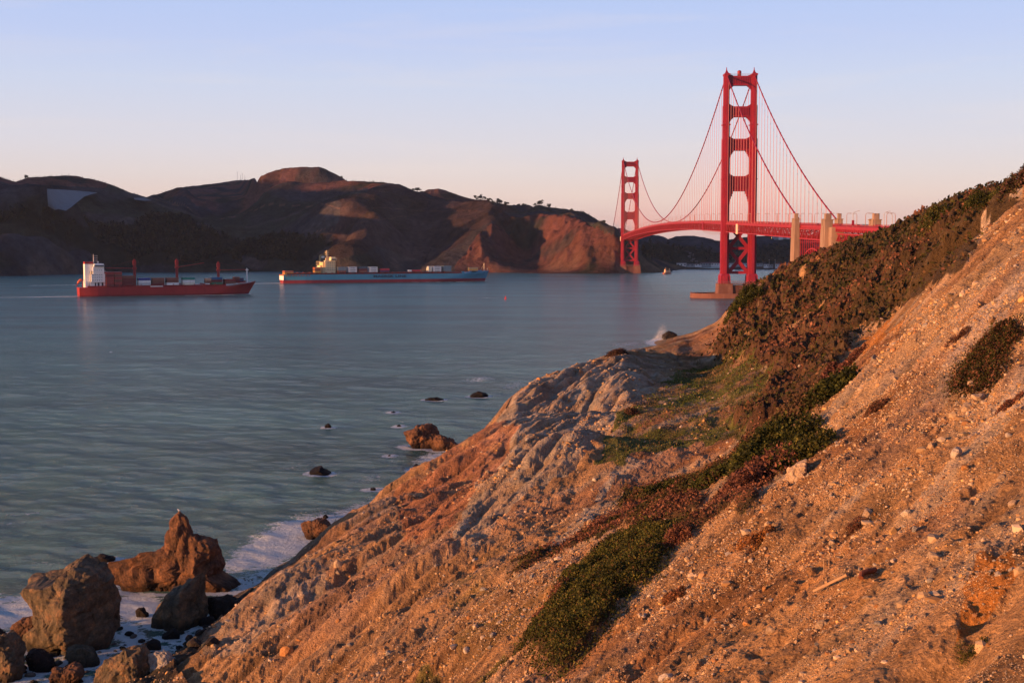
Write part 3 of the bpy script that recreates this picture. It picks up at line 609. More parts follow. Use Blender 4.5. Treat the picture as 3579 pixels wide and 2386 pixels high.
def tower(y0):
    """portal tower; legs step inwards as they rise"""
    tw = link('tower', None, bridge, (0, y0, 0)); tw['label'] = 'near red tower' if y0 == 0 else 'far red tower'
    # level z0, z1, half width across, half depth along
    lv = [(24, 64, 3.75, 8.0), (64, 158, 3.55, 7.4), (158, 191, 3.15, 6.6), (191, 221, 2.7, 5.8)]
    for sx_ in (-1, 1):
        m = MB(); cx = sx_*CXW
        for i, (z0, z1, hw, hd) in enumerate(lv):
            # cross plan: core, proud pilasters on each face, like the fluted cells of the shaft
            m.box(cx-hw, -hd*.62, z0, cx+hw, hd*.62, z1)
            m.box(cx-hw*.66, -hd*.84, z0, cx+hw*.66, hd*.84, z1+.0)
            m.box(cx-hw*.36, -hd, z0, cx+hw*.36, hd, z1-.0)
            for k in (-1, 1): m.box(cx+k*hw-.25*(k < 0), -hd*.3, z0, cx+k*hw+.25*(k > 0), hd*.3, z1-.4)
            if i: m.box(cx-hw-.35, -hd*.66, z0-.5, cx+hw+.35, hd*.66, z0+.7); m.box(cx-hw*.72, -hd-.2, z0-.5, cx+hw*.72, hd+.2, z0+.7)
        for zc in (118, 172): m.box(cx-3.75+.0, -6, zc, cx+3.75, 6, zc+.9)
        # top block with the spike-like beacon
        m.box(cx-2.9, -6.0, 221, cx+2.9, 6.0, 222.6); m.box(cx-2.3, -4.4, 222.6, cx+2.3, 4.4, 224.2, (cx-1.1, -2.2, cx+1.1, 2.2))
        m.build('leg', M_red, tw)
        b = MB(); b.box(cx-1.1, -2.2, 224.2, cx+1.1, 2.2, 226.4, (cx-.5, -.7, cx+.5, .7)); b.tube([(cx, 0, 226.4), (cx, 0, 229.2)], [.5, .3], 8); b.build('beacon', M_red, tw)
        f = MB()
        f.box(cx-5.0, -9.6, 14.2, cx+5.0, 9.6, 22, (cx-4.7, -9.2, cx+4.7, 9.2)); f.box(cx-4.7, -9.2, 22, cx+4.7, 9.2, 24.0, (cx-3.75, -8, cx+3.75, 8))
        f.box(cx-2.4, -10.6, 14.2, cx+2.4, 10.6, 22.4, (cx-2, -9.6, cx+2, 9.6)); f.box(cx-5.8, -3.2, 14.2, cx+5.8, 3.2, 22.4, (cx-5.2, -3, cx+5.2, 3))
        f.build('leg_base', M_red, tw)
    # four portal struts above the road with fluting and rounded, stepped haunches
    for zb, zt, hwl, hd, ht, hb in ((106.5, 121.5, 3.55, 3.4, 5, 13), (146.8, 158.5, 3.55, 3.2, 4, 8), (180.0, 190.5, 3.15, 2.9, 4, 5), (211.0, 220.6, 2.7, 2.7, 3.4, 4.2)):
        m = MB(); xl = CXW-hwl
        m.box(-xl, -hd, zb, xl, hd, zt)
        m.box(-xl, -hd-.5, zt-1.4, xl, hd+.5, zt-.1); m.box(-xl, -hd-.5, zb+.1, xl, hd+.5, zb+1.4)
        n = 11
        for k in range(n):
            xk = -xl*.78+2*xl*.78*k/(n-1)
            m.box(xk-.34, -hd-.42, zb+1.4, xk+.34, hd+.42, zt-1.4)
        for sx_ in (-1, 1):
            q = []                                     # lower haunch: quarter curve in steps
            steps = 5
            for i in range(steps):
                w0 = 3.6*(1-math.sin(math.pi/2*i/steps)); h0 = hb*i/steps; h1 = hb*(i+1)/steps
                x0 = sx_*(xl-w0-.25); x1 = sx_*(xl+.05)
                m.box(min(x0, x1), -hd+.1*i, zb-h1, max(x0, x1), hd-.1*i, zb-h0+.02)
            for i in range(4):
                w0 = 3.2*(1-math.sin(math.pi/2*i/4)); h0 = ht*.55*i/4; h1 = ht*.55*(i+1)/4
                x0 = sx_*(xl-w0-.2); x1 = sx_*(xl+.05)
                m.box(min(x0, x1), -hd+.1*i, zt+h0-.02, max(x0, x1), hd-.1*i, zt+h1)
        m.build('portal_strut', M_red, tw)
    # two crossed panels below the road
    xi = CXW-3.4
    for za, zb_ in ((49.5, 73.5), (24.4, 49.5)):
        for sx_ in (-1, 1):
            m = MB(); m.beam((-xi*sx_, 0, za), (xi*sx_, 0, zb_), 3.4+.006*sx_, 3.2, up=(0, 1, 0)); m.build('diagonal_brace', M_red, tw)
    for zc in (49.5, 25.2): m = MB(); m.box(-xi-.3, -1.8, zc-1.35, xi+.3, 1.8, zc+1.35); m.build('horizontal_brace', M_red, tw)
    for sx_ in (-1, 1):
        for zc, s_ in ((49.5, 4.2), (26, 3.0)):
            m = MB(); x = sx_*(xi+.1); m.prism([(x, zc-s_*1.25), (x-sx_*s_*.95, zc-1.2), (x-sx_*s_*.95, zc+1.2), (x, zc+s_*1.25)], -1.5, 1.5, 'y'); m.build('gusset_plate', M_red, tw)
    for zc in (61.5, 37): m = MB(); m.prism([(-2.6, zc), (0, zc-3.6), (2.6, zc), (0, zc+3.6)], -1.72, 1.72, 'y'); m.build('gusset_plate', M_red, tw)
    # railings and deck gallery between the bases
    m = MB()
    for z_ in (15.2, 16.0, 16.8):
        for y_ in (-11.5, 11.5): m.beam((-20.5, y_, z_), (20.5, y_, z_), .12)
        for x_ in (-20.5, 20.5): m.beam((x_, -11.5, z_), (x_, 11.5, z_), .12)
    for i in range(22): m.beam((-20.5+i*41/21, -11.5, 13.8), (-20.5+i*41/21, -11.5, 16.9), .12)
    m.build('railing', M_grey, tw)
    return tw
for y0 in (0, 1280): tower(y0)
# piers and fender
for y0 in (0, 1280):
    m = MB()
    for sx_ in (-1, 1):
        cx = sx_*CXW
        m.box(cx-7.6, -12.5, -6, cx+7.6, 12.5, 13.8, (cx-6.7, -11.8, cx+6.7, 11.8)); m.box(cx-8.3, -9.5, -6, cx+8.3, 9.5, 13.0, (cx-7.1, -9, cx+7.1, 9))
    m.box(-6.8, -10.2, -6, 6.8, 10.2, 12.6)
    for k in range(9): x = -6+1.5*k; m.box(x-.35, -11.3, -6, x+.35, 11.3, 12.2, (x-.35, -10.6, x+.35, 10.6))
    m.box(-21, -11.9, 13.8, 21, 11.9, 14.25)
    p_ = m.build('pier', M_pier, bridge, loc=(0, y0, 0)); p_['label'] = 'reddish concrete pier under the near tower' if y0 == 0 else 'reddish concrete pier under the far tower'
m = MB(); N = 72; ox, oy, ix, iy = 47.5, 25.5, 43.5, 21.5
def ell(a, b, k): t = 2*math.pi*k/N; c, s = math.cos(t), math.sin(t); return (a*math.copysign(abs(c)**.8, c), b*math.copysign(abs(s)**.8, s))
ov = [ell(ox, oy, k) for k in range(N)]; iv = [ell(ix, iy, k) for k in range(N)]; ob = [ell(ox+.6, oy+.6, k) for k in range(N)]
vs_ = [(x, y, -5) for x, y in ob]+[(x, y, 4.7) for x, y in ov]+[(x, y, 4.7) for x, y in iv]+[(x, y, -5) for x, y in iv]
fs_ = []
for r_ in range(3):
    for k in range(N): k2 = (k+1) % N; fs_.append((r_*N+k, r_*N+k2, (r_+1)*N+k2, (r_+1)*N+k))
m.add(vs_, fs_)
for k in range(0, N, 2): x, y = ell(ox-.4, oy-.4, k); m.box(x-.12, y-.12, 4.7, x+.12, y+.12, 5.9)
fen = m.build('fender_wall', M_pier, bridge); fen['label'] = 'low oval concrete wall round the near pier'
# deck: road slab, sidewalks, stiffening trusses
def stations(a, b, step): n = max(1, int(round((b-a)/step))); return [a+(b-a)*i/n for i in range(n+1)]
def ribbon(m, ss, x0, x1, dz0, dz1, cap=True):
    b = len(m.v)
    for s_ in ss:
        z_ = road_z(s_); m.v += [(x0, s_, z_+dz0), (x1, s_, z_+dz0), (x1, s_, z_+dz1), (x0, s_, z_+dz1)]
    for i in range(len(ss)-1):
        for k in range(4): k2 = (k+1) % 4; m.f.append((b+4*i+k, b+4*i+k2, b+4*i+4+k2, b+4*i+4+k))
    m.f.append((b+3, b+2, b+1, b)); e = b+4*(len(ss)-1); m.f.append((e, e+1, e+2, e+3))
S0, S1 = -600, 1640
m = MB(); ss = stations(S0, S1, 20); ribbon(m, ss, -9.4, 9.4, -1.0, 0.0); m.build('road_deck', M_road, bridge)
for sx_ in (-1, 1):
    m = MB(); ribbon(m, ss, min(sx_*9.4, sx_*13.2), max(sx_*9.4, sx_*13.2), -.9, .25); m.build('sidewalk', M_red2, bridge)
def truss(a, b, step, depth, xx, name='stiffening_truss', off=-1.6, w=.62):
    m = MB(); ss = stations(a, b, step)
    for dz, ww in ((off, .95), (off-depth, .95)):
        for i in range(len(ss)-1): m.beam((xx, ss[i], road_z(ss[i])+dz), (xx, ss[i+1], road_z(ss[i+1])+dz), ww*.9, ww)
    for i, s_ in enumerate(ss):
        z_ = road_z(s_); m.beam((xx, s_, z_+off), (xx, s_, z_+off-depth), w*.55, w*.55, up=(0, 1, 0))
        if i < len(ss)-1:
            z2 = road_z(ss[i+1]); a_, b_ = (off, off-depth) if i % 2 else (off-depth, off)
            m.beam((xx, s_, z_+a_), (xx, ss[i+1], z2+b_), w*.8, w*.8, up=(1, 0, 0))
    return m.build(name, M_red2, bridge)
for sx_ in (-1, 1):
    for a, b in ((-336, -8.5), (8.5, 1271.5), (1288.5, 1616)): truss(a, b, 7.62, 7.6, sx_*CXW)
    truss(-436, -349, 7.9, 7.2, sx_*CXW, 'arch_span_truss', -2.2, .7)
    truss(-600, -450, 9.4, 8.6, sx_*(CXW-1.5), 'approach_truss', -4.6, .8)
m = MB()                                              # cross frames and plate under the road, seen between the truss bars
for s_ in stations(-595, 1615, 15.24):
    z_ = road_z(s_); m.beam((-CXW, s_, z_-2.0), (CXW, s_, z_-2.0), .5, 1.6, up=(0, 0, 1)); m.beam((-CXW, s_, z_-9.0), (CXW, s_, z_-9.0), .5, .7)
    m.beam((-CXW, s_, z_-9.0), (0, s_, z_-2.4), .4); m.beam((CXW, s_, z_-9.0), (0, s_, z_-2.4), .4)
ribbon(m, stations(-595, 1615, 60), -.3, .3, -2.7, -2.1); ribbon(m, stations(-595, 1615, 60), -.3, .3, -9.3, -8.8); m.build('cross_frame', M_red2, bridge)
for sx_ in (-1, 1):
    m = MB(); x = sx_*13.35; lo, hi = (x, x+.12) if sx_ > 0 else (x-.12, x)
    ribbon(m, ss, lo, hi, -1.6, .3); ribbon(m, ss, lo-.06, hi+.06, 1.25, 1.42); ribbon(m, ss, lo-.03, hi+.03, .70, .80)
    for s_ in stations(S0, S1, 3.8): m.box(lo-.03, s_-.12, road_z(s_)+.3, hi+.03, s_+.12, road_z(s_)+1.25)
    for s_ in stations(S0, 200, .95): m.box(lo+.02, s_-.07, road_z(s_)+.3, hi-.02, s_+.07, road_z(s_)+1.25)
    m.build('parapet', M_red2, bridge)
m = MB(); ribbon(m, stations(-600, -450, 15), -13, 13, -2.6, -1.5)          # deep approach floor with brackets
for s_ in stations(-600, -450, 4.6):
    for k in (-1, 1): m.box(min(k*14.4, k*12.6), s_-.45, road_z(s_)-3.3, max(k*14.4, k*12.6), s_+.45, road_z(s_)-1.7)
m.build('approach_floor', M_red2, bridge)
# main cables with bands, suspenders
for sx_ in (-1, 1):
    m = MB(); pts = [(sx_*CXW, s_, cable_z(s_)) for s_ in stations(-343, 0, 15.24)]+[(sx_*CXW, s_, cable_z(s_)) for s_ in stations(0, 1280, 15.24)[1:]]+[(sx_*CXW, s_, cable_z(s_)) for s_ in stations(1280, 1623, 15.24)[1:]]
    m.tube(pts, .56, 8)
    for p in pts[1:-1]:
        if abs(p[1]) > 5 and abs(p[1]-1280) > 5: m.box(p[0]-.66, p[1]-.5, p[2]-.66, p[0]+.66, p[1]+.5, p[2]+.66)
    c_ = m.build('main_cable', M_red, bridge); c_['label'] = 'main cable on the ocean side' if sx_ < 0 else 'main cable on the bay side'
sus = []
for s_ in stations(-343, 0, 15.24)[1:-1]+stations(0, 1280, 15.24)[1:-1]+stations(1280, 1623, 15.24)[1:-1]:
    for sx_ in (-1, 1):
        if cable_z(s_)-road_z(s_) > 2.5: sus.append((s_, sx_))
M_rope = paint('suspender_rope', (.62, .20, .18), .6, .05, 1)
sus.sort(key=lambda q: q[0]); rest = MB()
for i, (s_, sx_) in enumerate(sus):
    tgt = MB() if i < 100 else rest
    for d_ in (-.55, .55): tgt.beam((sx_*CXW, s_+d_, road_z(s_)+.2), (sx_*CXW, s_+d_, cable_z(s_)), .15 if i < 100 else .11)
    if i < 100: tgt.build('suspender', M_rope, bridge)
o_ = rest.build('suspender', M_rope, bridge); o_['kind'] = 'stuff'; o_['label'] = 'fine far suspender ropes'
# pylons of pale concrete at both sides of the arch
def pylon(s0, sx_, zfoot, wide, name_label, top):
    m = MB(); cx = sx_*CXW+sx_*2.2
    rz_ = road_z(s0)
    w = wide
    m.box(cx-w/2-.9, s0-7.0, zfoot, cx+w/2+.9, s0+7.0, rz_-1.5, (cx-w/2, s0-6.2, cx+w/2, s0+6.2))
    m.box(cx-w/2-1.15, s0-3.6, zfoot, cx+w/2+1.15, s0+3.6, rz_+1.2, (cx-w/2-.25, s0-3.2, cx+w/2+.25, s0+3.2))
    m.box(cx-w/2, s0-6.0, rz_-1.5, cx+w/2, s0-.9, top-4.0); m.box(cx-w/2+.3, s0+1.6, rz_-1.5, cx+w/2-.3, s0+6.0, top-3.4)
    for k in (-1, 1):
        m.tube([(cx+k*w*.17, s0-2.6, top-4.3), (cx+k*w*.17, s0-2.6, top)], w*.27, 14)
    m.box(cx-w*.32, s0-4.2, top-4.6, cx+w*.32, s0-1.0, top-.5)
    m.box(cx-w/2-.3, s0-6.6, top-4.6, cx+w/2+.3, s0-6.0, top-3.9)
    m.box(cx-sx_*w*.5-1.2, s0+1.0, top-4.4, cx-sx_*w*.5+1.2, s0+3.0, top-3.9)
    o = m.build('pylon', M_conc, bridge); o['label'] = name_label; return o
pylon(-343, -1, 4, 3.6, 'pale concrete pylon at the near end of the side span, ocean side', 75.2)
pylon(-343, 1, 4, 3.6, 'pale concrete pylon half hidden behind the next one', 75.2)
pylon(-441, -1, 14, 5.4, 'pale concrete pylon before the arch, ocean side', 72.6)
pylon(-441, 1, 14, 5.4, 'pale concrete pylon standing alone beyond the road', 72.6)
m = MB(); m.box(-16, -455, 14, -8.0, -446.3, 63.4); m.box(-16.2, -455.3, 56, -7.8, -446, 57.0); m.build('pylon_wall', M_conc, bridge)
m = MB(); m.box(-13.5, -470, 30, -8.5, -458, 51); m.build('abutment', M_conc, bridge)
# arch over the old fort
for sx_ in (-1, 1):
    m = MB(); N_ = 14; x = sx_*CXW
    ys = [-391+46*(2*i/N_-1) for i in range(N_+1)]
    zo = [49.5-.0078*(y+391)**2 for y in ys]; zi = [44.2-.0098*(y+391)**2 for y in ys]
    for i in range(N_):
        m.beam((x, ys[i], zo[i]), (x, ys[i+1], zo[i+1]), .9, .9); m.beam((x, ys[i], zi[i]), (x, ys[i+1], zi[i+1]), .9, .9)
        a_, b_ = (zo, zi) if i < N_//2 else (zi, zo)
        m.beam((x, ys[i], a_[i]), (x, ys[i+1], b_[i+1]), .42)
    for i in range(N_+1):
        m.beam((x, ys[i], zi[i]), (x, ys[i], zo[i]), .45, up=(0, 1, 0)); m.beam((x, ys[i], zo[i]), (x, ys[i], road_z(ys[i])-9.4), .55, up=(0, 1, 0))
        for zz_ in (54,):
            if i < N_: m.beam((x, ys[i], zz_), (x, ys[i+1], zz_), .3)
    m.build('arch', M_red2, bridge)
m = MB()
for i in range(0, N_+1, 2):
    for zz_ in (54, 49): 
        if zz_ > zo[i]: m.beam((-CXW, ys[i], zz_), (CXW, ys[i], zz_), .3)
    m.beam((-CXW, ys[i], zo[i]), (CXW, ys[i], zo[i]), .4); m.beam((-CXW, ys[i], zi[i]), (CXW, ys[i], zi[i]), .4)
    m.beam((-CXW, ys[i], zo[i]), (CXW, ys[i], road_z(ys[i])-9.4), .3); m.beam((CXW, ys[i], zo[i]), (-CXW, ys[i], road_z(ys[i])-9.4), .3)
m.build('arch_bracing', M_red2, bridge)
m = MB(); m.box(-14.4, -337, 8, -13.2, -331, 66); m.box(13.2, -337, 8, 14.4, -331, 66)
for z_ in range(10, 64, 5): m.beam((-14, -334, z_), (14, -334, z_+5 if z_ % 10 else z_-5+10), .5)
m.build('support_bent', M_red2, bridge)
# works on the truss: bright sheeted box, red stair panel, net and platform slung under the deck
for s_, xx, z0, z1, w, mat, lab in ((-78, -CXW-1.6, -10.4, -1.0, 4.0, M_tarp, 'bright sheeted work box on the truss'), (150, -CXW-1.0, -9.6, -.6, 5, M_red, 'plain red panel box on the truss'),
                                    (1303, -CXW-3.5, -11, -2, 5, M_tarp, 'bright box beside the far tower'), (1085, -CXW-1, -9.4, -.6, 5, M_red, 'red panel box far along the truss')):
    m = MB(); z_ = road_z(s_); m.box(xx, s_-w/2, z_+z0, xx+1.4, s_+w/2, z_+z1); o = m.build('work_platform', mat, bridge); o['label'] = lab
m = MB()
for i in range(13):
    s_ = 12+i*11.2; z_ = road_z(s_)-9.6; m.beam((-CXW, s_, z_-.6), (-CXW, s_+11.2, road_z(s_+11.2)-9.6-.6), .3)
    d0 = 3.4*math.sin(math.pi*i/13)**.5; d1 = 3.4*math.sin(math.pi*(i+1)/13)**.5 if i < 12 else 0
    m.beam((-CXW-.2, s_, z_-d0), (-CXW-.2, s_+11.2, z_-d1), .2); m.beam((-CXW-.2, s_, z_), (-CXW-.2, s_, z_-d0-.1), .12); m.beam((-CXW-.2, s_+5.6, z_), (-CXW-.2, s_+5.6, z_-(d0+d1)/2), .12)
m.build('safety_net', M_grey, bridge)
# round gallery drum on top of the near tower
m = MB(); m.tube([(-1.0, 0, 220.6), (-1.0, 0, 225.4)], [2.0, 2.0], 16); m.tube([(-1.0, 0, 225.4), (-1.0, 0, 226.2)], [2.0, .8], 16); m.build('beacon_drum', M_red, bridge)
m = MB()
for z_ in (221.7, 222.7): m.beam((-11, -2.6, z_), (11, -2.6, z_), .16)
for k in range(15): m.beam((-11+22*k/14, -2.6, 220.6), (-11+22*k/14, -2.6, 222.7), .14)
m.build('top_railing', M_grey, bridge)
# ---- lamps, cars: things standing on the bridge
def b2w(x, s_, z): c, s = math.cos(BTH), math.sin(BTH); return Vector((BN.x+x*c+s_*s, BN.y-x*s+s_*c, z))
M_lamp = paint('lamp_post_brown', (.36, .17, .14), .5, .1, 1)
M_lamp2 = paint('lamp_head_grey', (.34, .25, .22), .5, .1, 1)
def make_lamp(h, arm, head):
    t = empty('street_lamp', label='x', cat='street lamp', group='curved lamp posts along the bridge')
    m = MB(); m.tube([(0, 0, 0), (0, 0, 1.2)], [.32, .26], 8); m.tube([(0, 0, 1.2), (0, 0, h-1.2)]+[(arm*(1-math.cos(a)), 0, h-1.2+1.2*math.sin(a)) for a in (.4, .8, 1.2, 1.57)]+[(arm+.6, 0, h)], [.2, .17, .15, .14, .13, .12, .12], 8); m.build('pole', M_lamp, t)
    m = MB(); m.box(arm+.5, -.35, h-.30, arm+.5+head, .35, h+.14, (arm+.6, -.22, arm+.4+head, .22)); m.build('lamp_head', M_lamp2, t); return t
lamp0 = make_lamp(8.6, 1.2, 1.3)
def dup(root, loc, rz, label=None, group=None):
    r = root.copy(); scene.collection.objects.link(r); r.location = loc; r.rotation_euler = (0, 0, rz)
    if label: r['label'] = label
    if group: r['group'] = group
    for ch in list(root.children):
        c = ch.copy(); scene.collection.objects.link(c); c.parent = r
        for g in ch.children:
            d = g.copy(); scene.collection.objects.link(d); d.parent = c
    return r
first = True
def lamp_at(x, s_, side, lab):
    global first
    loc = b2w(x, s_, road_z(s_)+.2); rz = (0 if side < 0 else math.pi)-BTH
    if first: lamp0.location = loc; lamp0.rotation_euler = (0, 0, rz); lamp0['label'] = lab; first = False
    else: dup(lamp0, loc, rz, lab)
sl = stations(-560, 1250, 45.7)
for s_ in sl:
    for side in (-1, 1):
        if abs(s_) < 8: continue
        if s_ < -450: lab = 'curved lamp post with long arm on the bridge road nearer than the concrete pylons'
        elif s_ < -350: lab = 'curved lamp post on the bridge road between the concrete pylons'
        elif s_ < 0: lab = 'curved lamp post on the side span between near tower and concrete pylons'
        elif s_ < 640: lab = 'small curved lamp post on the main span just beyond the near tower'
        else: lab = 'tiny curved lamp post on the main span towards the far tower'
        lamp_at(side*9.9, s_+(6 if side > 0 else 0), side, lab)
# three tall slim lamps beyond the pylons
M_slim = paint('slim_lamp_metal', (.42, .34, .32), .5, .1, 1)
for X, Y0, Y1, sg, lab in ((2981, 784, 738, 1, 'tall slim lamp mast between the near concrete pylons, arm to the right'), (3089, 790, 739, 1, 'tall slim lamp mast left of the outermost one, arm to the right'), (3118, 790, 743, -1, 'outermost tall slim lamp mast by the bush skyline, arm to the left')):
    base = at_dist(X, Y0+8, 760); top = at_dist(X, Y1, 760); h = top[2]-base[2]
    t = empty('street_lamp', Vector(base), label=lab, cat='street lamp')
    m = MB(); m.tube([(0, 0, 0), (0, 0, h-1.4), (sg*.8, 0, h-.5), (sg*2.6, 0, h)], [.22, .16, .13, .1], 8); m.build('pole', M_slim, t)
    m = MB(); m.box(min(sg*2.5, sg*3.7), -.25, h-.1, max(sg*2.5, sg*3.7), .25, h+.2); m.build('lamp_head', M_slim, t)
    m = MB(); m.box(-.6, -.5, h*.0+.4, .6, .5, 3.6 if sg > 0 and X < 3000 else 1.0); m.build('cabinet', M_red, t)
# cars on the deck
M_glass = paint('car_glass', (.03, .035, .045), .1, .02, 1)
def make_car(col, nm, rough=.3):
    t = empty('parked_car'); t.name = 'car'
    m = MB(); m.prism([(-2.2, .35), (2.2, .35), (2.25, .75), (1.9, .95), (1.0, 1.02), (-1.9, 1.02), (-2.25, .8)], -.88, .88, 'x'); m.v = [(x, y, z) for x, y, z in m.v]; m.build('body', paint('car_paint_'+nm, col, rough, .03, 1), t, bevel=.05)
    m = MB(); m.prism([(-1.9, 1.02), (.95, 1.02), (.35, 1.48), (-1.3, 1.5)], -.76, .76, 'x'); m.build('cabin', M_glass, t, bevel=.04)
    for x in (-.8, .8):
        for y in (-1.4, 1.4): m = MB(); m.tube([(x-.1, y, .33), (x+.1, y, .33)], .33, 12); m.build('wheel', M_road, t)
    return t
M_white = paint('white_paint', (.78, .76, .76), .45, .05, .5)
for s_, x, col, nm, lab in ((-180, -6, (.75, .75, .78), 'white', 'white car nearest the near tower on the side span'), (-300, -6, (.05, .05, .06), 'black', 'dark car left of the first concrete pylon'), (-372, -6, (.05, .05, .055), 'dark', 'dark car just past the first concrete pylon'),
                            (-388, -3, (.75, .76, .8), 'silver', 'pale car between the concrete pylons'), (-402, -6, (.78, .78, .8), 'bright', 'white car second from the larger concrete pylon'), (-424, -3, (.08, .05, .05), 'brown', 'dark car beside the larger concrete pylon'),
                            (-475, -4, (.45, .03, .03), 'red', 'red car on the approach road beyond the pylons')):
    c_ = make_car(col, nm); c_.location = b2w(x, s_, road_z(s_)+.02); c_.rotation_euler = (0, 0, -BTH); tag(c_, lab, 'car', 'cars on the bridge')
# ------------------------------------------------------------------ ships (local x = towards the bow, y = port, z = up from the waterline)
def hull_part(name, parent, mat, L, B, z0, z1, prof, rake, srake, nst=40, cap=True, sheer=None):
    """prof(u, t) half-breadth factor, u along 0..1, t 0..1 from z0 to z1; rake = bow overhang per metre up, srake = stern slant"""
    m = MB(); nl = 4
    for i in range(nst+1):
        u = i/nst; u = u if u < .7 else .7+.3*((u-.7)/.3)**.8
        for j in range(nl+1):
            t = j/nl; z = z0+(z1-z0)*t
            if sheer and j: z += sheer(u)*t
            xa = -srake*z; xb = L+rake*z; x = xa+(xb-xa)*u
            m.v.append((x, -B/2*prof(u, z), z))
        for j in range(nl, -1, -1):
            x, y, z = m.v[len(m.v)-1-(nl-j)*2]; m.v.append((x, -y, z))
    k = 2*(nl+1)
    for i in range(nst):
        for j in range(k-1): m.f.append((i*k+j, (i+1)*k+j, (i+1)*k+j+1, i*k+j+1))
        m.f.append((i*k+k-1, (i+1)*k+k-1, (i+1)*k, i*k))
    m.f.append(tuple(range(k))); m.f.append(tuple(nst*k+j for j in range(k))[::-1])
    return m.build(name, mat, parent)
def prof_std(u, z):
    zz_ = max(0, min(1, z/12)); e0 = .74+.14*zz_; f = 1.0
    if u > e0: q = (u-e0)/(1-e0); f = max(1-q**(1.9+.6*zz_), .012)
    if u < .12: f *= .78+.10*zz_+(.22-.10*zz_)*math.sin(math.pi/2*u/.12)
    return f
M_rh = paint('red_hull_paint', (.30, .028, .030), .5, .12, .06, dirt=(.20, .02, .025), stretch=(1, 1, .3))
M_rh2 = paint('dark_red_hull_paint', (.17, .018, .024), .5, .15, .08)
M_shipw = paint('ship_white_paint', (.82, .80, .78), .5, .05, .4, dirt=(.66, .58, .52))
M_win = paint('window_glass', (.03, .035, .05), .15, .05, 1)
M_cream = paint('cream_ship_paint', (.80, .64, .40), .5, .06, .4, dirt=(.66, .5, .32))
M_blueh = paint('light_blue_hull_paint', (.06, .25, .38), .5, .08, .05, dirt=(.05, .20, .30), stretch=(1, 1, .3))
M_deckred = paint('deck_red', (.16, .030, .028), .7, .2, .2)
M_dkblue = paint('dark_blue_lettering', (.015, .05, .075), .5, .05, 1)
CCOL = {'red': (.27, .045, .045), 'dark red': (.14, .032, .035), 'brown': (.17, .07, .055), 'blue': (.03, .045, .22), 'white': (.66, .68, .70), 'pale grey': (.40, .44, .48), 'green': (.03, .20, .17),
        'cream': (.60, .60, .52), 'tan': (.42, .27, .20), 'steel blue': (.03, .10, .22), 'dark green': (.05, .14, .09), 'navy': (.04, .035, .10), 'grey': (.18, .22, .25), 'rust brown': (.22, .09, .07),
        'slate': (.07, .11, .15), 'bright red': (.42, .04, .06), 'purple': (.10, .04, .12), 'orange brown': (.42, .13, .06), 'yellow': (.50, .28, .08), 'beige': (.42, .30, .16), 'blue grey': (.13, .20, .25)}
CM = {k: paint('container_'+k.replace(' ', '_'), v, .55, .12, .35, dirt=tuple(c*.7 for c in v)) for k, v in CCOL.items()}
ccache = {}
def container_mesh(col, Lc):
    if (col, Lc) in ccache: return ccache[(col, Lc)]
    m = MB(); W, H = 2.44, 2.5; n = int(Lc/.62)
    # corrugated long sides
    pts = []
    for i in range(n+1):
        x = .25+(Lc-.5)*i/n; pts += [(x, .0 if i % 2 else .07)]
    prof_ = [(0, 0), (.18, 0)]+pts+[(Lc-.18, 0), (Lc, 0)]
    poly = [(x, y) for x, y in prof_]+[(x, W-y) for x, y in reversed(prof_)]
    m.prism(poly, .12, H-.12)
    m.box(-.02, -.02, 0, Lc+.02, W+.02, .12); m.box(-.02, -.02, H-.12, Lc+.02, W+.02, H)
    a = m.mesh('container_body', CM[col])
    d = MB()
    for y in (.12, 1.28): d.box(-.06, y, .2, -.025, y+1.04, H-.2)
    for y in (.4, .9, 1.55, 2.05): d.tube([(-.10, y, .15), (-.10, y, H-.15)], .03, 6)
    b = d.mesh('container_doors', CM[col])
    ccache[(col, Lc)] = (a, b); return a, b
def put_container(ship, x, y, z, col, Lc, label, group, letters=False):
    a, b = container_mesh(col, Lc)
    t = empty('shipping_container', label=label, cat='container', group=group)
    t.matrix_world = ship.matrix_world @ Matrix.Translation((x, y, z)); 
    o = link('box', a, t); d = link('doors', b, t)
    if letters:
        m = MB(); rr_ = random.Random(int(x*7+z*3)); x_ = Lc*.22
        m.box(Lc*.15, -.06, .62, Lc*.85, -.03, .70)
        while x_ < Lc*.8: w = rr_.uniform(.35, .6); m.box(x_, -.07, .8, x_+w, -.03, 1.5); x_ += w+.18
        m.box(Lc*.15, -.062, .62, Lc*.85, -.032, .72); m.build('lettering', M_dkblue, t)
    return t
def ordn(i): return ('topmost', 'second from the top', 'third from the top', 'fourth from the top', 'fifth from the top', 'lowest')[i]
def stack(ship, x, zb, cols, Lc, desc, group, B, letters=(), inner=3, y0=None):
    """cols listed from the top down"""
    n = len(cols); y0 = -B/2+1.2 if y0 is None else y0
    for r_ in range(inner+1):
        for i, c in enumerate(cols):
            z = zb+(n-1-i)*2.6; y = y0+r_*2.55
            if r_ == 0: lab = ('%s container, %s in %s' % (c, ordn(i), desc)) if n > 1 else '%s container, %s' % (c, desc)
            else: lab = '%s container hidden behind %s' % (c, desc)
            put_container(ship, x, y, z, c, Lc, lab, group, i in letters and r_ == 0)
def ship_root(name, X, Y, head, **k):
    p = at_z(X, Y); t = empty(name, p, math.pi/2-math.radians(head), **k); bpy.context.view_layer.update(); return t
# ---- red ship
RB, RL = 27.0, 176.0
rship = ship_root('container_ship', 279, 1037.0, 65, label='red container ship with white bridge at the stern and three deck cranes', cat='ship')
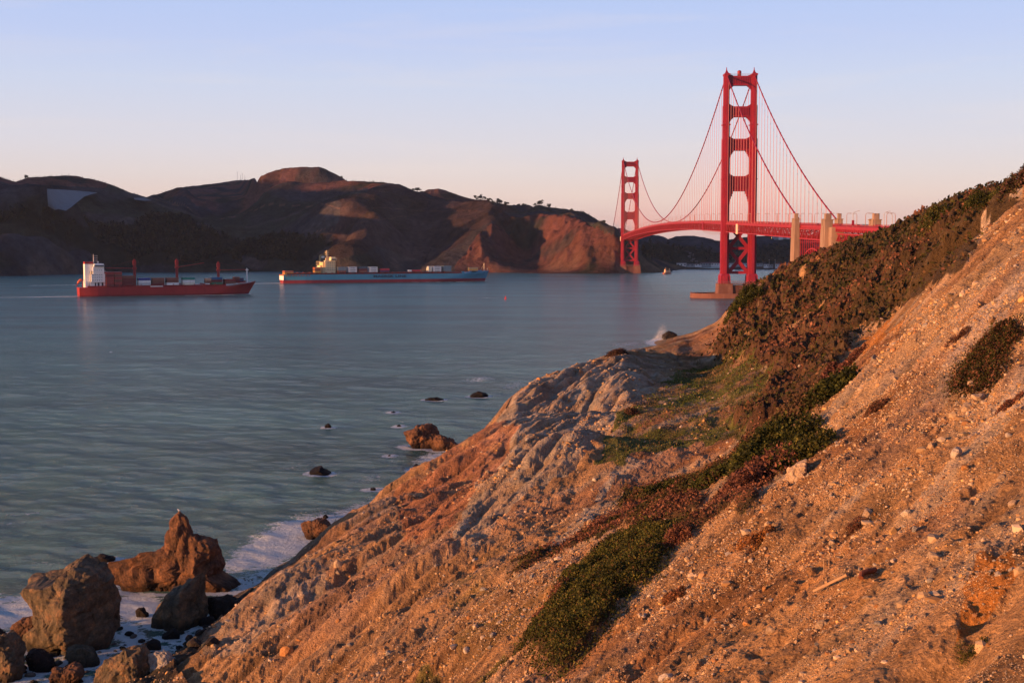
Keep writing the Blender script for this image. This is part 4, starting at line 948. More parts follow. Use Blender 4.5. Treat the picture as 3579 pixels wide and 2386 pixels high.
# the near stern corner is the reference: shift so that local origin is on the centre line
rship.location = rship.location+Vector((-math.sin(math.radians(65-90)), -math.cos(math.radians(65-90)), 0))*(-1)*0+Vector((math.sin(math.radians(65-90)), math.cos(math.radians(65-90)), 0))*(RB*.42)
bpy.context.view_layer.update()
kx = 1/(3.36*3.43*math.cos(math.radians(10)))
def rx(X): return (X-174)*kx
def rz(Y, X=150): return (597-(X-150)/2110*14-Y)/(11.5-.5*(X-150)/2110)
RL = rx(2180)
sh = lambda u: 0 if u < .86 else 4.6*((u-.86)/.14)**1.2
hull_part('hull', rship, M_rh, RL, RB, 1.5, 9.3, prof_std, .62, .03, sheer=sh)
hull_part('lower_hull', rship, M_rh2, RL, RB*.995, -3, 1.5, prof_std, .62, .03)
m = MB(); m.box(8, -RB/2+2.5, 9.3, 150, RB/2-2.5, 10.9)
for i in range(12): m.box(28+i*11, -RB/2+1.2, 9.3, 28.8+i*11, RB/2-1.2, 12.2)
m.build('hatch_coaming', M_rh, rship)
m = MB()
for i in range(60): x = 2+i*2.75; m.beam((x, -RB/2+.35, 9.3), (x, -RB/2+.35, 10.5), .1) if 5 < x < RL*.86 else None
m.beam((5, -RB/2+.35, 10.5), (RL*.86, -RB/2+.35, 10.5), .12); m.build('railing', M_rh, rship)
x0, x1 = rx(305), rx(466)
m = MB()
m.box(rx(300), -9, 9.3, x1, 9, 15); m.box(rx(308), -10.5, 15, x1-.3, 10.5, rz(330)); m.box(rx(330), -10, rz(330), rx(455), 10, rz(245))
for z_ in (15, 18, 20.8, rz(330)-.3, 25.6): m.box(rx(303), -11.3, z_, x1+.4, 11.3, z_+.25)
m.build('superstructure', M_shipw, rship)
m = MB(); m.box(rx(338), -13.2, rz(245), rx(452), 13.2, rz(218)); m.box(rx(345), -12.0, rz(218), rx(448), 12, rz(210)); m.build('wheelhouse', M_shipw, rship)
m = MB(); m.box(rx(342), -13.35, rz(240), rx(449), -13.15, rz(226)); m.build('window_band', M_win, rship)
for r_, zz_ in enumerate((16.3, 19.3, 22.0, 26.6)):
    for i in range(5):
        m = MB(); xx = rx(322)+i*2.2; m.box(xx, -10.62 if zz_ < 24 else -10.12, zz_, xx+.8, -10.4 if zz_ < 24 else -9.9, zz_+.7)
        if zz_ < 24 or i > 0: m.build('window', M_win, rship)
m = MB(); m.box(rx(348), -9.12, 9.6, rx(362), -8.9, 14.2); m.box(rx(380), -9.12, 9.6, rx(400), -8.9, 14.2); m.box(rx(425), -9.12, 9.6, rx(445), -8.9, 14.2); m.build('door_recess', M_win, rship)
m = MB(); m.box(rx(244), -6.5, 9.3, rx(300), 6.5, rz(212)); m.box(rx(242), -8.5, 9.3, rx(272), 8.5, 15.5); m.build('funnel_casing', M_shipw, rship)
m = MB(); m.box(rx(244), -6.6, rz(212), rx(338), 6.6, rz(186)); m.build('funnel_top', M_rh, rship)
m = MB(); m.box(rx(300), -5.5, 26, rx(338), 5.5, rz(214)); m.build('funnel_rear', M_shipw, rship)
m = MB(); xm = rx(352); m.tube([(xm, 0, rz(210)), (xm, 0, rz(95))], [.5, .22], 8)
for Y in (115, 138, 160, 182): m.beam((xm, -3, rz(Y)), (xm, 3, rz(Y)), .2); m.beam((xm, 0, rz(Y)), (xm+3.6, 0, rz(Y)), .3); m.beam((xm+3.6, -1.2, rz(Y)), (xm+3.6, 1.2, rz(Y)), .5)
m.build('radar_mast', paint('mast_grey', (.5, .45, .45), .5, .1, 1), rship)
m = MB(); xm2 = rx(402); m.tube([(xm2, 0, rz(210)), (xm2, 0, rz(186))], .35, 8); m.tube([(xm2, 0, rz(192)), (xm2, 0, rz(188)), (xm2, 0, rz(182))], [.3, .9, .3], 10); m.build('satellite_dome', M_shipw, rship)
m = MB()                                             # free-fall boat ramp at the stern
for y in (-2, 2): m.beam((rx(150), y, 11), (rx(216), y, 17.5), .5); m.beam((rx(216), y, 17.5), (rx(225), y, 9.4), .4)
m.beam((rx(150), -2, 11), (rx(150), 2, 11), .4); m.beam((rx(216), -2, 17.5), (rx(216), 2, 17.5), .4); m.build('lifeboat_ramp', M_rh, rship)
m = MB(); m.tube([(rx(165), 0, 13.4), (rx(176), 0, 14.6), (rx(200), 0, 17.0), (rx(208), 0, 17.8)], [.5, 1.25, 1.25, .5], 10); m.build('lifeboat', paint('lifeboat_orange', (.55, .12, .05), .5, .05, 1), rship)
for X, Yt, J, jy, z_, lab in ((818, 165, (486, 262), 268, 0, 'crane nearest the white bridge, jib pointing aft'), (1315, 165, (1642, 208), 258, 0, 'middle crane, jib raised towards the bow'), (1815, 200, (2150, 292), 294, 0, 'foremost crane, jib level towards the bow')):
    cr_ = link('deck_crane', None, rship, (rx(X), 0, 0)); cr_['label'] = lab
    t_ = rz(Yt, X); m = MB(); m.tube([(0, 0, 9.2), (0, 0, t_-6)], [1.5, 1.35], 12); m.box(-1.6, -1.7, t_-6, 1.6, 1.7, t_-1.2); m.box(-1.0, -1.2, t_-1.2, 1.0, 1.2, t_); m.tube([(0, 0, t_), (0, 0, t_+1.2)], .15, 6); m.box(-1.9, -1.9, rz(jy, X)-1.2, 1.9, 1.9, rz(jy, X)+1.2); m.build('pedestal', M_rh, cr_)
    m = MB(); e = (rx(J[0])-rx(X), 0, rz(J[1], X)); s_ = (0, 0, rz(jy, X))
    for y in (-.8, .8): m.beam((s_[0], y, s_[2]), (e[0], y*.4, e[2]), .45, .6)
    n_ = 9
    for i in range(n_):
        a_, b_ = i/n_, (i+1)/n_; y0_, y1_ = .8*(1-.6*a_), .8*(1-.6*b_)
        m.beam((e[0]*a_, -y0_, s_[2]+(e[2]-s_[2])*a_), (e[0]*b_, y1_, s_[2]+(e[2]-s_[2])*b_), .2)
    m.build('jib', M_rh, cr_)
    m = MB(); m.beam((0, 0, t_-.2), (e[0]*.92, 0, s_[2]+(e[2]-s_[2])*.92+.4), .10); m.build('cable', M_rh2, cr_)
m = MB(); xf = rx(2168); m.tube([(xf, 0, 12), (xf, 0, rz(290, 2100)), (xf, 0, rz(275, 2100))], [.8, .6, .4], 10); m.box(xf-1.6, -1.6, rz(300, 2100), xf+1.6, 1.6, rz(293, 2100)); m.build('foremast', M_shipw, rship)
m = MB(); m.box(rx(1965), -RB/2+5, 12.4, rx(2110), RB/2-5, 13.6); m.box(rx(2115), -4, 12.6, rx(2140), 4, 14.6); m.box(rx(2040), -8, 12, rx(2052), 8, 15); m.build('forecastle', M_rh, rship)
m = MB(); m.box(rx(975), -RB/2-.25, 9.4, rx(1120), -RB/2+.1, 10.2); m.build('gangway', M_shipw, rship)
G = 'containers stacked on the red ship'
zt = 10.95
stack(rship, rx(474), zt-1.3, ['red', 'dark red', 'red', 'red', 'red', 'dark red'], 7.6, 'tall block touching the red ship\'s bridge', G, RB, inner=6)
stack(rship, rx(567), zt-1.3, ['red', 'brown', 'red', 'brown', 'red', 'dark red'], 7.6, 'tall block second from the red ship\'s bridge', G, RB, inner=6)
stack(rship, rx(658), zt, ['brown', 'dark red', 'dark red', 'dark red'], 12.6, 'dark stack left of red ship\'s first crane', G, RB, inner=3)
stack(rship, rx(843), zt, ['blue', 'white', 'pale grey'], 12.0, 'stack right of red ship\'s first crane', G, RB, inner=3)
stack(rship, rx(1004), zt, ['rust brown', 'brown', 'dark red'], 12.2, 'stack halfway between red ship\'s first two cranes', G, RB, inner=3)
stack(rship, rx(1170), zt, ['rust brown', 'brown', 'white'], 12.2, 'stack left of red ship\'s middle crane', G, RB, inner=3)
stack(rship, rx(1360), zt, ['green', 'white', 'cream'], 12.2, 'stack right of red ship\'s middle crane', G, RB, inner=3)
stack(rship, rx(1634), zt+1.5, ['tan', 'brown'], 5.6, 'short stack near red ship\'s foremost crane', G, RB, inner=3)
stack(rship, rx(1703), zt, ['steel blue', 'dark red', 'dark green'], 11.6, 'stack touching red ship\'s foremost crane', G, RB, inner=3)
stack(rship, rx(1868), zt+.4, ['red', 'rust brown'], 11.6, 'low stack right of red ship\'s foremost crane', G, RB-3, inner=3)
stack(rship, rx(1982), zt+2.8, ['brown', 'dark red'], 6.1, 'short stack second from red ship\'s bow', G, RB-5, inner=2)
stack(rship, rx(2040), zt+1.6, ['navy', 'navy'], 5.6, 'foremost stack on the red ship', G, RB-8, inner=2)
# ---- blue ship
BB, HB = 32.0, 67
bship = ship_root('container_ship', 992, 990.5, HB, label='long light blue container ship with cream bridge and large lettering on its side', cat='ship')
bship.location = bship.location+Vector((math.sin(math.radians(HB-90)), math.cos(math.radians(HB-90)), 0))*(BB*.42); bpy.context.view_layer.update()
kb = 1/(3.0545*2.49*math.cos(math.radians(17)))*1.035
def bx(X): return (X-140)*kb*(1+.00003*(X-140))
def bz(Y, X=140): return (430-(X-140)/2100*7-Y)/(7.62-.45*(X-140)/2100)
BL = bx(2195)
shb = lambda u: 0 if u < .83 else 3.6*((u-.83)/.17)**1.1
M_bboot = paint('dull_red_boot_paint', (.22, .030, .045), .6, .12, .05, dirt=(.16, .03, .04))
def prof_b(u, z):
    zz_ = max(0, min(1, z/12)); e0 = .70+.16*zz_; f = 1.0
    if u > e0: q = (u-e0)/(1-e0); f = max(1-q**(1.8+.8*zz_), .012)
    if u < .14: f *= .62+.26*zz_+(.38-.26*zz_)*math.sin(math.pi/2*u/.14)
    return f
hull_part('hull', bship, M_blueh, BL, BB, 4.4, 12.2, prof_b, .45, -.0, sheer=shb)
hull_part('lower_hull', bship, M_bboot, BL, BB*.995, -3, 4.4, prof_b, .45, -.0)
m = MB(); m.box(-.25, -BB*.40, 4.6, .02, BB*.40, 10.6); m.build('stern_panel', M_shipw, bship)
m = MB(); m.box(-.3, -BB*.42, 10.6, .03, BB*.42, 12.2)
for i in range(8): m.box(bx(160)+i*4.6, -BB/2-.06+1.2*max(0, (1-i/5)), 10.3, bx(160)+i*4.6+2.6, -BB/2+.6+1.2, 11.5)
m.build('mooring_openings', paint('rusty_opening', (.35, .13, .06), .8, .2, .4), bship)
m = MB(); m.box(bx(170), -BB/2+1, 12.2, bx(1930), BB/2-1, 14.2)
for i in range(26): xx = bx(250)+i*9.0; m.box(xx, -BB/2+.4, 12.2, xx+.7, BB/2-.4, 15.0) if xx < bx(1900) else None
m.build('hatch_coaming', M_deckred, bship)
m = MB(); m.box(bx(1925), -BB/2+1.6, 12.4, bx(1955), -BB/2+3.5, 15.2); m.box(bx(2050), -7, 14.4, bx(2150), 7, 16.3); m.build('forecastle', M_blueh, bship)
m = MB()
for y in (-3,): pass
m.box(bx(560), -11.5, 12.2, bx(662), 11.5, bz(186)); m.box(bx(540), -10, 12.2, bx(575), 10, bz(205)); m.box(bx(515), -8, 12.2, bx(545), 8, bz(240))
for Y in (300, 280, 260, 240, 220, 200): m.box(bx(510), -12.2, bz(Y), bx(664), 12.2, bz(Y)+.35)
m.build('superstructure', M_cream, bship)
m = MB(); m.box(bx(612), -16, bz(186), bx(668), 16, bz(160)); m.box(bx(618), -13, bz(160), bx(660), 13, bz(148)); m.build('wheelhouse', M_cream, bship)
m = MB(); m.box(bx(614), -16.15, bz(181), bx(667), -15.9, bz(168)); m.build('window_band', M_win, bship)
for Y in (292, 272, 252, 232, 212):
    for X in (575, 592, 609, 628, 646):
        m = MB(); m.box(bx(X), -11.62, bz(Y), bx(X)+1.1, -11.4, bz(Y)+.9); m.build('window', M_win, bship)
M_funnel = paint('funnel_dark_blue', (.02, .035, .05), .5, .1, .5)
m = MB(); m.box(bx(528), -4.5, bz(205), bx(574), 4.5, bz(128)); m.tube([(bx(545), 0, bz(128)), (bx(545), 0, bz(116))], 1.0, 10); m.tube([(bx(560), 1.5, bz(128)), (bx(560), 1.5, bz(118))], .8, 10); m.build('funnel', M_funnel, bship)
m = MB(); m.box(bx(536), -4.62, bz(158), bx(566), -4.45, bz(138)); m.build('funnel_badge', paint('funnel_badge_blue', (.30, .45, .55), .5, .05, 1), bship)
m = MB(); xm = bx(598); m.box(xm-1.2, -1.2, bz(190), xm+1.2, 1.2, bz(100), (xm-.8, -.8, xm+.8, .8)); m.tube([(xm, 0, bz(100)), (xm, 0, bz(74))], [.6, .3], 8)
for Y in (90, 105, 125, 145): m.box(xm-1.8, -3.5, bz(Y), xm+1.8, 3.5, bz(Y)+.5)
m.build('radar_mast', M_cream, bship)
m = MB(); m.tube([(bx(2190), 0, 14), (bx(2190), 0, bz(228, 2190))], [.7, .45], 8); m.beam((bx(2190), -2, bz(240, 2190)), (bx(2190), 2, bz(240, 2190)), .4); m.build('foremast', paint('mast_cream', (.6, .5, .36), .5, .1, 1), bship)
m = MB(); xx = BL+4.5; m.tube([(xx, 0, 15), (xx, 0, 20)], .25, 6); m.box(xx-.6, -.8, 18, xx+.6, .8, 18.8); m.build('bow_mast', M_cream, bship)
m = MB(); m.beam((bx(2150), 0, 15), (bx(2185), 0, bz(245, 2190)), .2); m.build('stay', M_cream, bship)
# writing on the side
def writing(text, x0, x1, z0, z1, y, parent, mat, name='lettering', depth=.25):
    c = bpy.data.curves.new('text', 'FONT'); c.body = text; c.extrude = .02; c.align_x = 'LEFT'; c.offset = .035; c.space_character = 1.06
    o = bpy.data.objects.new('text', c); scene.collection.objects.link(o); bpy.context.view_layer.update()
    me_ = bpy.data.meshes.new_from_object(o.evaluated_get(bpy.context.evaluated_depsgraph_get())); bpy.data.objects.remove(o); bpy.data.curves.remove(c)
    co = np.empty(len(me_.vertices)*3); me_.vertices.foreach_get('co', co); co = co.reshape(-1, 3)
    lo, hi = co.min(0), co.max(0); q = np.empty_like(co)
    q[:, 0] = x0+(co[:, 0]-lo[0])/(hi[0]-lo[0])*(x1-x0); q[:, 2] = z0+(co[:, 1]-lo[1])/(hi[1]-lo[1])*(z1-z0); q[:, 1] = y-(co[:, 2]-lo[2])/(hi[2]-lo[2])*depth
    me_.vertices.foreach_set('co', q.ravel()); me_.materials.clear(); me_.materials.append(mat); me_.update()
    return link(name, me_, parent)
writing('MAERSK LINE', bx(1035), bx(1366), bz(374, 1200), bz(346, 1200), -BB/2+.02, bship, M_dkblue)
G = 'containers stacked on the blue ship'
def bs(X, Yb, cols, Lc, desc, **k): stack(bship, bx(X), bz(Yb, X), cols, Lc, desc, G, BB, **k)
bs(150, 334, ['orange brown', 'yellow'], 12.2, 'blue ship\'s stern stack', inner=5)
bs(452, 318, ['orange brown', 'rust brown', 'yellow'], 8.2, 'stack left of blue ship\'s cream bridge', inner=4)
bs(682, 316, ['grey', 'grey', 'rust brown'], 12.0, 'stack touching blue ship\'s cream bridge', inner=3)
bs(790, 316, ['white', 'white', 'white'], 12.0, 'lettered stack second from blue ship\'s bridge', letters=(0, 1, 2), inner=4)
bs(895, 316, ['slate', 'dark red', 'rust brown'], 12.0, 'dark stack between blue ship\'s lettered ones', inner=3)
bs(999, 316, ['white', 'white', 'white'], 12.0, 'lettered stack nearest blue ship\'s writing', letters=(0, 1, 2), inner=3)
bs(1112, 315, ['bright red', 'purple'], 13.0, 'low stack above blue ship\'s writing', inner=3)
bs(1392, 312, ['white'], 4.6, 'alone amidships on the blue ship', inner=2)
bs(1434, 312, ['bright red'], 11.8, 'long and alone amidships on the blue ship', inner=2)
bs(1592, 314, ['cream', 'cream', 'cream'], 5.0, 'narrow stack left of blue ship\'s forward lettered one', inner=3)
bs(1642, 314, ['white', 'white', 'white'], 12.0, 'blue ship\'s forward lettered stack', letters=(0, 1, 2), inner=4)
bs(1745, 310, ['blue grey', 'blue grey', 'blue grey'], 12.0, 'stack right of blue ship\'s forward lettered one', inner=3)
bs(2000, 309, ['beige', 'yellow'], 14.5, 'blue ship\'s foremost stack', inner=2)
# ---- foam along the ships (painted into the sea surface as white water)
def foam_line(ax, ay, bx_, by_, w, v):
    global fo
    dx, dy = bx_-ax, by_-ay; L2 = dx*dx+dy*dy; t = np.clip(((WX-ax)*dx+(WY-ay)*dy)/L2, 0, 1)
    d = np.hypot(WX-ax-t*dx, WY-ay-t*dy); fo = np.maximum(fo, v*np.exp(-(d/w)**2))
for sh_, L_, B_ in ((rship, RL, RB), (bship, BL, BB)):
    mw = sh_.matrix_world; P_ = lambda x, y: mw @ Vector((x, y, 0))
    a_, b_ = P_(L_-2, -2), P_(L_*.84, -B_/2-3); foam_line(a_.x, a_.y, b_.x, b_.y, 4.5, 1.5)
    a_, b_ = P_(L_*.84, -B_/2-4), P_(L_*.6, -B_/2-7); foam_line(a_.x, a_.y, b_.x, b_.y, 3.0, .9)
    a_, b_ = P_(L_*.6, -B_/2-5), P_(0, -B_/2-4); foam_line(a_.x, a_.y, b_.x, b_.y, 2.6, .55)
    a_, b_ = P_(2, 0), P_(-45, 0); foam_line(a_.x, a_.y, b_.x, b_.y, 8, 1.1)
    a_, b_ = P_(-30, 0), P_(-330, 20); foam_line(a_.x, a_.y, b_.x, b_.y, 12, .62)
# ------------------------------------------------------------------ rocks
def rock_mat(name, c1, c2, c3=None, bump=.35, sc=.6):
    m, n, l, b = new_mat(name); t = n.new('ShaderNodeTexCoord')
    q = n.new('ShaderNodeTexNoise'); q.inputs['Scale'].default_value = sc; q.inputs['Detail'].default_value = 9; q.inputs['Roughness'].default_value = .68; l.new(t.outputs['Object'], q.inputs['Vector'])
    r = n.new('ShaderNodeValToRGB'); r.color_ramp.elements[0].position = .36; r.color_ramp.elements[0].color = (*c1, 1); r.color_ramp.elements[1].position = .64; r.color_ramp.elements[1].color = (*c2, 1)
    if c3: e = r.color_ramp.elements.new(.52); e.color = (*c3, 1)
    l.new(q.outputs[0], r.inputs[0])
    w = n.new('ShaderNodeTexNoise'); w.inputs['Scale'].default_value = sc*7; w.inputs['Detail'].default_value = 6; w.inputs['Roughness'].default_value = .7; l.new(t.outputs['Object'], w.inputs['Vector'])
    mr_ = n.new('ShaderNodeMapRange'); mr_.inputs[1].default_value = .3; mr_.inputs[2].default_value = .7; mr_.inputs[3].default_value = .6; mr_.inputs[4].default_value = 1.4; l.new(w.outputs[0], mr_.inputs[0])
    v = n.new('ShaderNodeVectorMath'); v.operation = 'SCALE'; l.new(r.outputs[0], v.inputs[0]); l.new(mr_.outputs[0], v.inputs['Scale']); g_ = n.new('ShaderNodeNewGeometry'); sp_ = n.new('ShaderNodeSeparateXYZ'); l.new(g_.outputs['Position'], sp_.inputs[0]); tz = n.new('ShaderNodeMath'); tz.operation = 'MULTIPLY_ADD'; tz.inputs[1].default_value = -2.2; l.new(w.outputs[0], tz.inputs[0]); l.new(sp_.outputs[2], tz.inputs[2])
    wet_ = n.new('ShaderNodeMapRange'); wet_.inputs[1].default_value = -.7; wet_.inputs[2].default_value = .7; wet_.inputs[3].default_value = .28; wet_.inputs[4].default_value = 1; l.new(tz.outputs[0], wet_.inputs[0])
    v3 = n.new('ShaderNodeVectorMath'); v3.operation = 'SCALE'; l.new(v.outputs[0], v3.inputs[0]); l.new(wet_.outputs[0], v3.inputs['Scale']); l.new(v3.outputs[0], b.inputs['Base Color'])
    b.inputs['Roughness'].default_value = .85; b.inputs['Specular IOR Level'].default_value = .25
    k = n.new('ShaderNodeMath'); k.operation = 'MULTIPLY_ADD'; k.inputs[1].default_value = .3; l.new(w.outputs[0], k.inputs[0]); l.new(q.outputs[0], k.inputs[2])
    bp = n.new('ShaderNodeBump'); bp.inputs['Distance'].default_value = bump*2; l.new(k.outputs[0], bp.inputs['Height']); l.new(bp.outputs[0], b.inputs['Normal'])
    return m
R_brown = rock_mat('brown_sea_rock', (.055, .030, .020), (.23, .105, .050), (.13, .062, .035))
R_grey = rock_mat('grey_green_rock', (.06, .05, .035), (.27, .15, .075), (.13, .095, .06))
R_dark = rock_mat('wet_dark_rock', (.014, .011, .012), (.045, .028, .022))
R_black = rock_mat('black_sea_rock', (.007, .006, .008), (.022, .015, .014))
R_green = rock_mat('weedy_rock', (.05, .045, .03), (.12, .10, .07))
R_pale = rock_mat('pale_stone', (.42, .33, .25), (.60, .50, .40), bump=.1, sc=2)
R_tan = rock_mat('tan_stone', (.30, .20, .12), (.50, .36, .24), bump=.1, sc=2)
R_orange = rock_mat('orange_stone', (.38, .16, .05), (.55, .27, .10), bump=.1, sc=2)
R_slate = rock_mat('grey_stone', (.20, .18, .16), (.38, .33, .28), bump=.1, sc=2)
def ico(sub):
    bm = bmesh.new(); bmesh.ops.create_icosphere(bm, subdivisions=sub, radius=1); v = np.array([x.co[:] for x in bm.verts]); f = np.array([[q.index for q in p.verts] for p in bm.faces]); bm.free(); return v, f
ICO = {k: ico(k) for k in (1, 2, 3, 4, 5, 6)}
def n3(p, s, seed, o=4, g=.55):
    return (fbm(p[:, 0]/s, p[:, 2]/s, seed, o, g)+fbm(p[:, 1]/s+7, p[:, 2]/s+3, seed+2, o, g)+fbm(p[:, 0]/s+11, p[:, 1]/s+5, seed+4, o, g))/1.9
ROCKS = []
def sea_rock(outline, ybase, depth, mat, label, rough=.5, sub=5, cat='rock', group=None, sink=.6, center=None, name='sea_rock', dist=None, ridge=None):
    """solid stone whose front view has the given outline (photo pixels); depth in metres"""
    o_ = np.array(outline, float); cx = o_[:, 0].mean() if center is None else center[0]; cy = o_[:, 1].mean() if center is None else center[1]
    yy = at_z(cx, ybase, 0).y+depth*.35 if dist is None else dist
    W = np.array([at_y(X, Y, yy)[:] for X, Y in o_]); c = np.array(at_y(cx, cy, yy)[:])
    ang = np.arctan2(W[:, 2]-c[2], W[:, 0]-c[0]); rad_ = np.hypot(W[:, 2]-c[2], W[:, 0]-c[0])
    k = np.argsort(ang); ang, rad_ = ang[k], rad_[k]; ang = np.concatenate([ang-2*np.pi, ang, ang+2*np.pi]); rad_ = np.tile(rad_, 3)
    v, f = ICO[sub]; th = np.arctan2(v[:, 2], v[:, 0]); h = np.hypot(v[:, 0], v[:, 2]); h = h**.8
    qp = np.random.RandomState(int(abs(c[0]*31+c[1]*7)) % 999); fcut = np.ones(len(v))
    for _ in range(22):
        n_ = qp.randn(3); n_ /= np.linalg.norm(n_); fcut = np.minimum(fcut, qp.uniform(.70, .93)/np.maximum(v@n_, 1e-3))
    r = np.interp(th, ang, rad_)*1.12
    p = np.stack([np.cos(th)*h*r, np.sign(v[:, 1])*np.abs(v[:, 1])**.8*depth/2, np.sin(th)*h*r], 1)*fcut[:, None]
    s = float(np.median(rad_)); ff = v/np.linalg.norm(v, axis=1)[:, None]
    if ridge is not None:                               # the near face comes to an edge at x = ridge
        xl, xr = W[:, 0].min()-c[0], W[:, 0].max()-c[0]; xe = at_y(ridge, cy, yy).x-c[0]
        t_ = np.where(p[:, 0] > xe, (p[:, 0]-xe)/(xr-xe), (xe-p[:, 0])/(xe-xl)); fr = p[:, 1] < 0
        p[:, 1] = np.where(fr, p[:, 1]*.25-depth*.62*np.clip(1-t_*np.where(p[:, 0] > xe, 1.0, .55), 0, 1)*np.sqrt(np.clip(1-(v[:, 2])**4, 0, 1)), p[:, 1])
    qd = np.random.RandomState(int(abs(c[0]*13+c[2]*7)) % 1000)    # broken planes, then cracks, then grain
    cell = qd.randn(60, 3); cell /= np.linalg.norm(cell, axis=1)[:, None]; cell *= np.abs(p).max(0)*.95
    d2 = ((p[:, None]-cell[None])**2).sum(2); k2 = np.sort(d2, 1); lvl = qd.rand(60)[d2.argmin(1)]; crack = np.clip((np.sqrt(k2[:, 1])-np.sqrt(k2[:, 0]))/(s*.12), 0, 1)
    nn = n3(p+c*.37, s*.7, 1, 6, .62); r3 = 1-2*np.abs(n3(p+c*.11, s*.38, 3, 5, .6)); fi = n3(p+c*.2, s*.12, 5, 4, .6)
    p = p+ff*((nn*.12+.09*r3+.06*fi-.07+.12*(lvl-.5)-.08*(1-crack))*s*rough*1.35)[:, None]
    p[:, 2] -= 0
    ROCKS.append((c[0], c[1], float(np.abs(W[:, 0]-c[0]).max()), depth))
    p = p+np.array([0, 0, c[2]])
    bot = (p[:, 2] < .3); p[bot, 2] -= sink
    me_ = np_mesh(name, p, f, mat, sub < 5)
    o = link(name, me_, None, Vector((c[0], c[1], 0))); return tag(o, label, cat, group)
def z1(pts): return [(x/2.2835, 1700+y/2.2835) for x, y in pts]         # photo crops the outlines were read from
def z2(pts): return [(850+x/1.96, 1100+y/1.96) for x, y in pts]
def hump(x0, x1, y0, y1): 
    w = (x1-x0)/2; cx = (x0+x1)/2; return [(cx+w*math.cos(a), y1-(y1-y0)*max(math.sin(a), -.25)*(1+.08*math.sin(5*a))) for a in np.linspace(0, 2*math.pi, 18)[:-1]]
sea_rock(z1([(200,745),(250,700),(330,690),(390,675),(520,640),(610,625),(650,605),(740,600),(820,630),(870,700),(930,760),(980,820),(1015,900),(1000,960),(995,1010),(975,1080),(970,1140),(930,1190),(905,1260),(820,1290),(700,1290),(560,1290),(400,1330),(310,1310),(200,1250),(190,1200),(220,1140),(290,1100),(320,1060),(335,1020),(310,960),(260,900),(230,850),(205,800)]),
         1700+1320/2.2835, 9.0, R_grey, 'huge flat-topped boulder with overhanging left edge at the lower left', .36, 6, 'boulder', center=(620/2.2835, 1700+960/2.2835), ridge=640/2.2835)
sea_rock(z1([(1450,205),(1500,230),(1520,270),(1535,350),(1600,380),(1680,430),(1715,480),(1720,560),(1740,640),(1760,700),(1850,750),(1960,810),(2000,845),(1700,870),(1500,870),(1330,840),(1170,810),(960,800),(880,740),(800,620),(850,580),(960,555),(1060,540),(1140,500),(1250,490),(1330,470),(1360,400),(1390,350),(1385,320),(1410,260)]),
         1700+840/2.2835, 8.0, R_brown, 'jagged rock ridge rising to a narrow spire with a gull on top', .42, 6, 'sea stack', center=(1490/2.2835, 1700+640/2.2835))
sea_rock(z1([(1630,670),(1642,760),(1655,830),(1680,1000),(1670,1040),(1590,1100),(1500,1130),(1350,1140),(1240,1110),(1212,1040),(1228,980),(1280,920),(1350,850),(1450,780),(1540,720),(1600,690)]),
         1700+1120/2.2835, 6.5, R_grey, 'pointed boulder with a slanting back, right of the huge flat-topped one', .4, 6, 'boulder', ridge=1500/2.2835)
sea_rock(z1([(1665,900),(1780,868),(1900,875),(1985,900),(1950,980),(1860,1050),(1760,1080),(1690,1040)]), 1700+1070/2.2835, 5, R_dark, 'dark shaded hump between the pointed boulder and the cliff foot', .4, 5, 'rock')
sea_rock(z1([(1080,985),(1130,965),(1165,1000),(1188,1040),(1110,1035)]), 1700+1040/2.2835, 1.3, R_dark, 'small black rock alone in the foam between the two big boulders', .4, 4, 'rock')
sea_rock(z1([(1590,1060),(1660,1038),(1722,1070),(1705,1120),(1605,1120)]), 1700+1115/2.2835, 2, R_dark, 'round dark rock at the right foot of the pointed boulder', .4, 4, 'rock')
sea_rock(z1([(105,1150),(210,1040),(330,1000),(360,1020),(340,1100),(200,1290),(110,1210)]), 1700+1260/2.2835, 4, R_brown, 'brown rock leaning behind the left side of the huge boulder', .45, 5, 'rock')
sea_rock(z1([(-160,1210),(0,1170),(100,1195),(170,1260),(190,1400),(170,1500),(60,1570),(-160,1600)]), 1700+1560/2.2835, 5, R_grey, 'rounded grey boulder cut by the left edge at the bottom', .5, 5, 'boulder')
sea_rock(z1([(-40,1130),(20,1150),(55,1190),(10,1230),(-60,1230)]), 1700+1220/2.2835, 2, R_dark, 'small dark rock in the foam at the left edge', .4, 4, 'rock')
sea_rock(z1([(810,1390),(950,1330),(1080,1290),(1140,1295),(1180,1350),(1215,1500),(1230,1650),(980,1700),(720,1640),(745,1500)]), 1700+1650/2.2835, 5, R_grey, 'ridged grey boulder with a bright left edge at the bottom', .5, 5, 'boulder')
sea_rock(z1([(385,1500),(500,1455),(640,1432),(670,1500),(600,1570),(480,1600),(390,1570)]), 1700+1590/2.2835, 3, R_brown, 'low brown slab at the bottom left of the ridged boulder', .5, 5, 'rock')
sea_rock(z1([(1205,1330),(1340,1320),(1420,1440),(1450,1600),(1240,1640),(1210,1500)]), 1700+1630/2.2835, 3, R_slate, 'grey slab leaning right of the ridged boulder at the bottom', .4, 5, 'rock')
sea_rock(z1([(560,1270),(640,1255),(760,1300),(800,1400),(740,1450),(600,1450),(540,1370)]), 1700+1440/2.2835, 4, R_green, 'dull greenish boulder tucked under the huge flat-topped one', .5, 5, 'rock')
sea_rock(z1([(220,1330),(300,1300),(400,1370),(440,1450),(330,1480),(240,1440)]), 1700+1470/2.2835, 3, R_dark, 'black wedge of rock below the huge boulder', .5, 5, 'rock')
sea_rock(z1([(720,590),(780,562),(860,556),(910,570),(890,600),(800,606)]), 1700+606/2.2835, 3, R_dark, 'low dark shelf joining the left end of the spire ridge', .4, 4, 'rock')
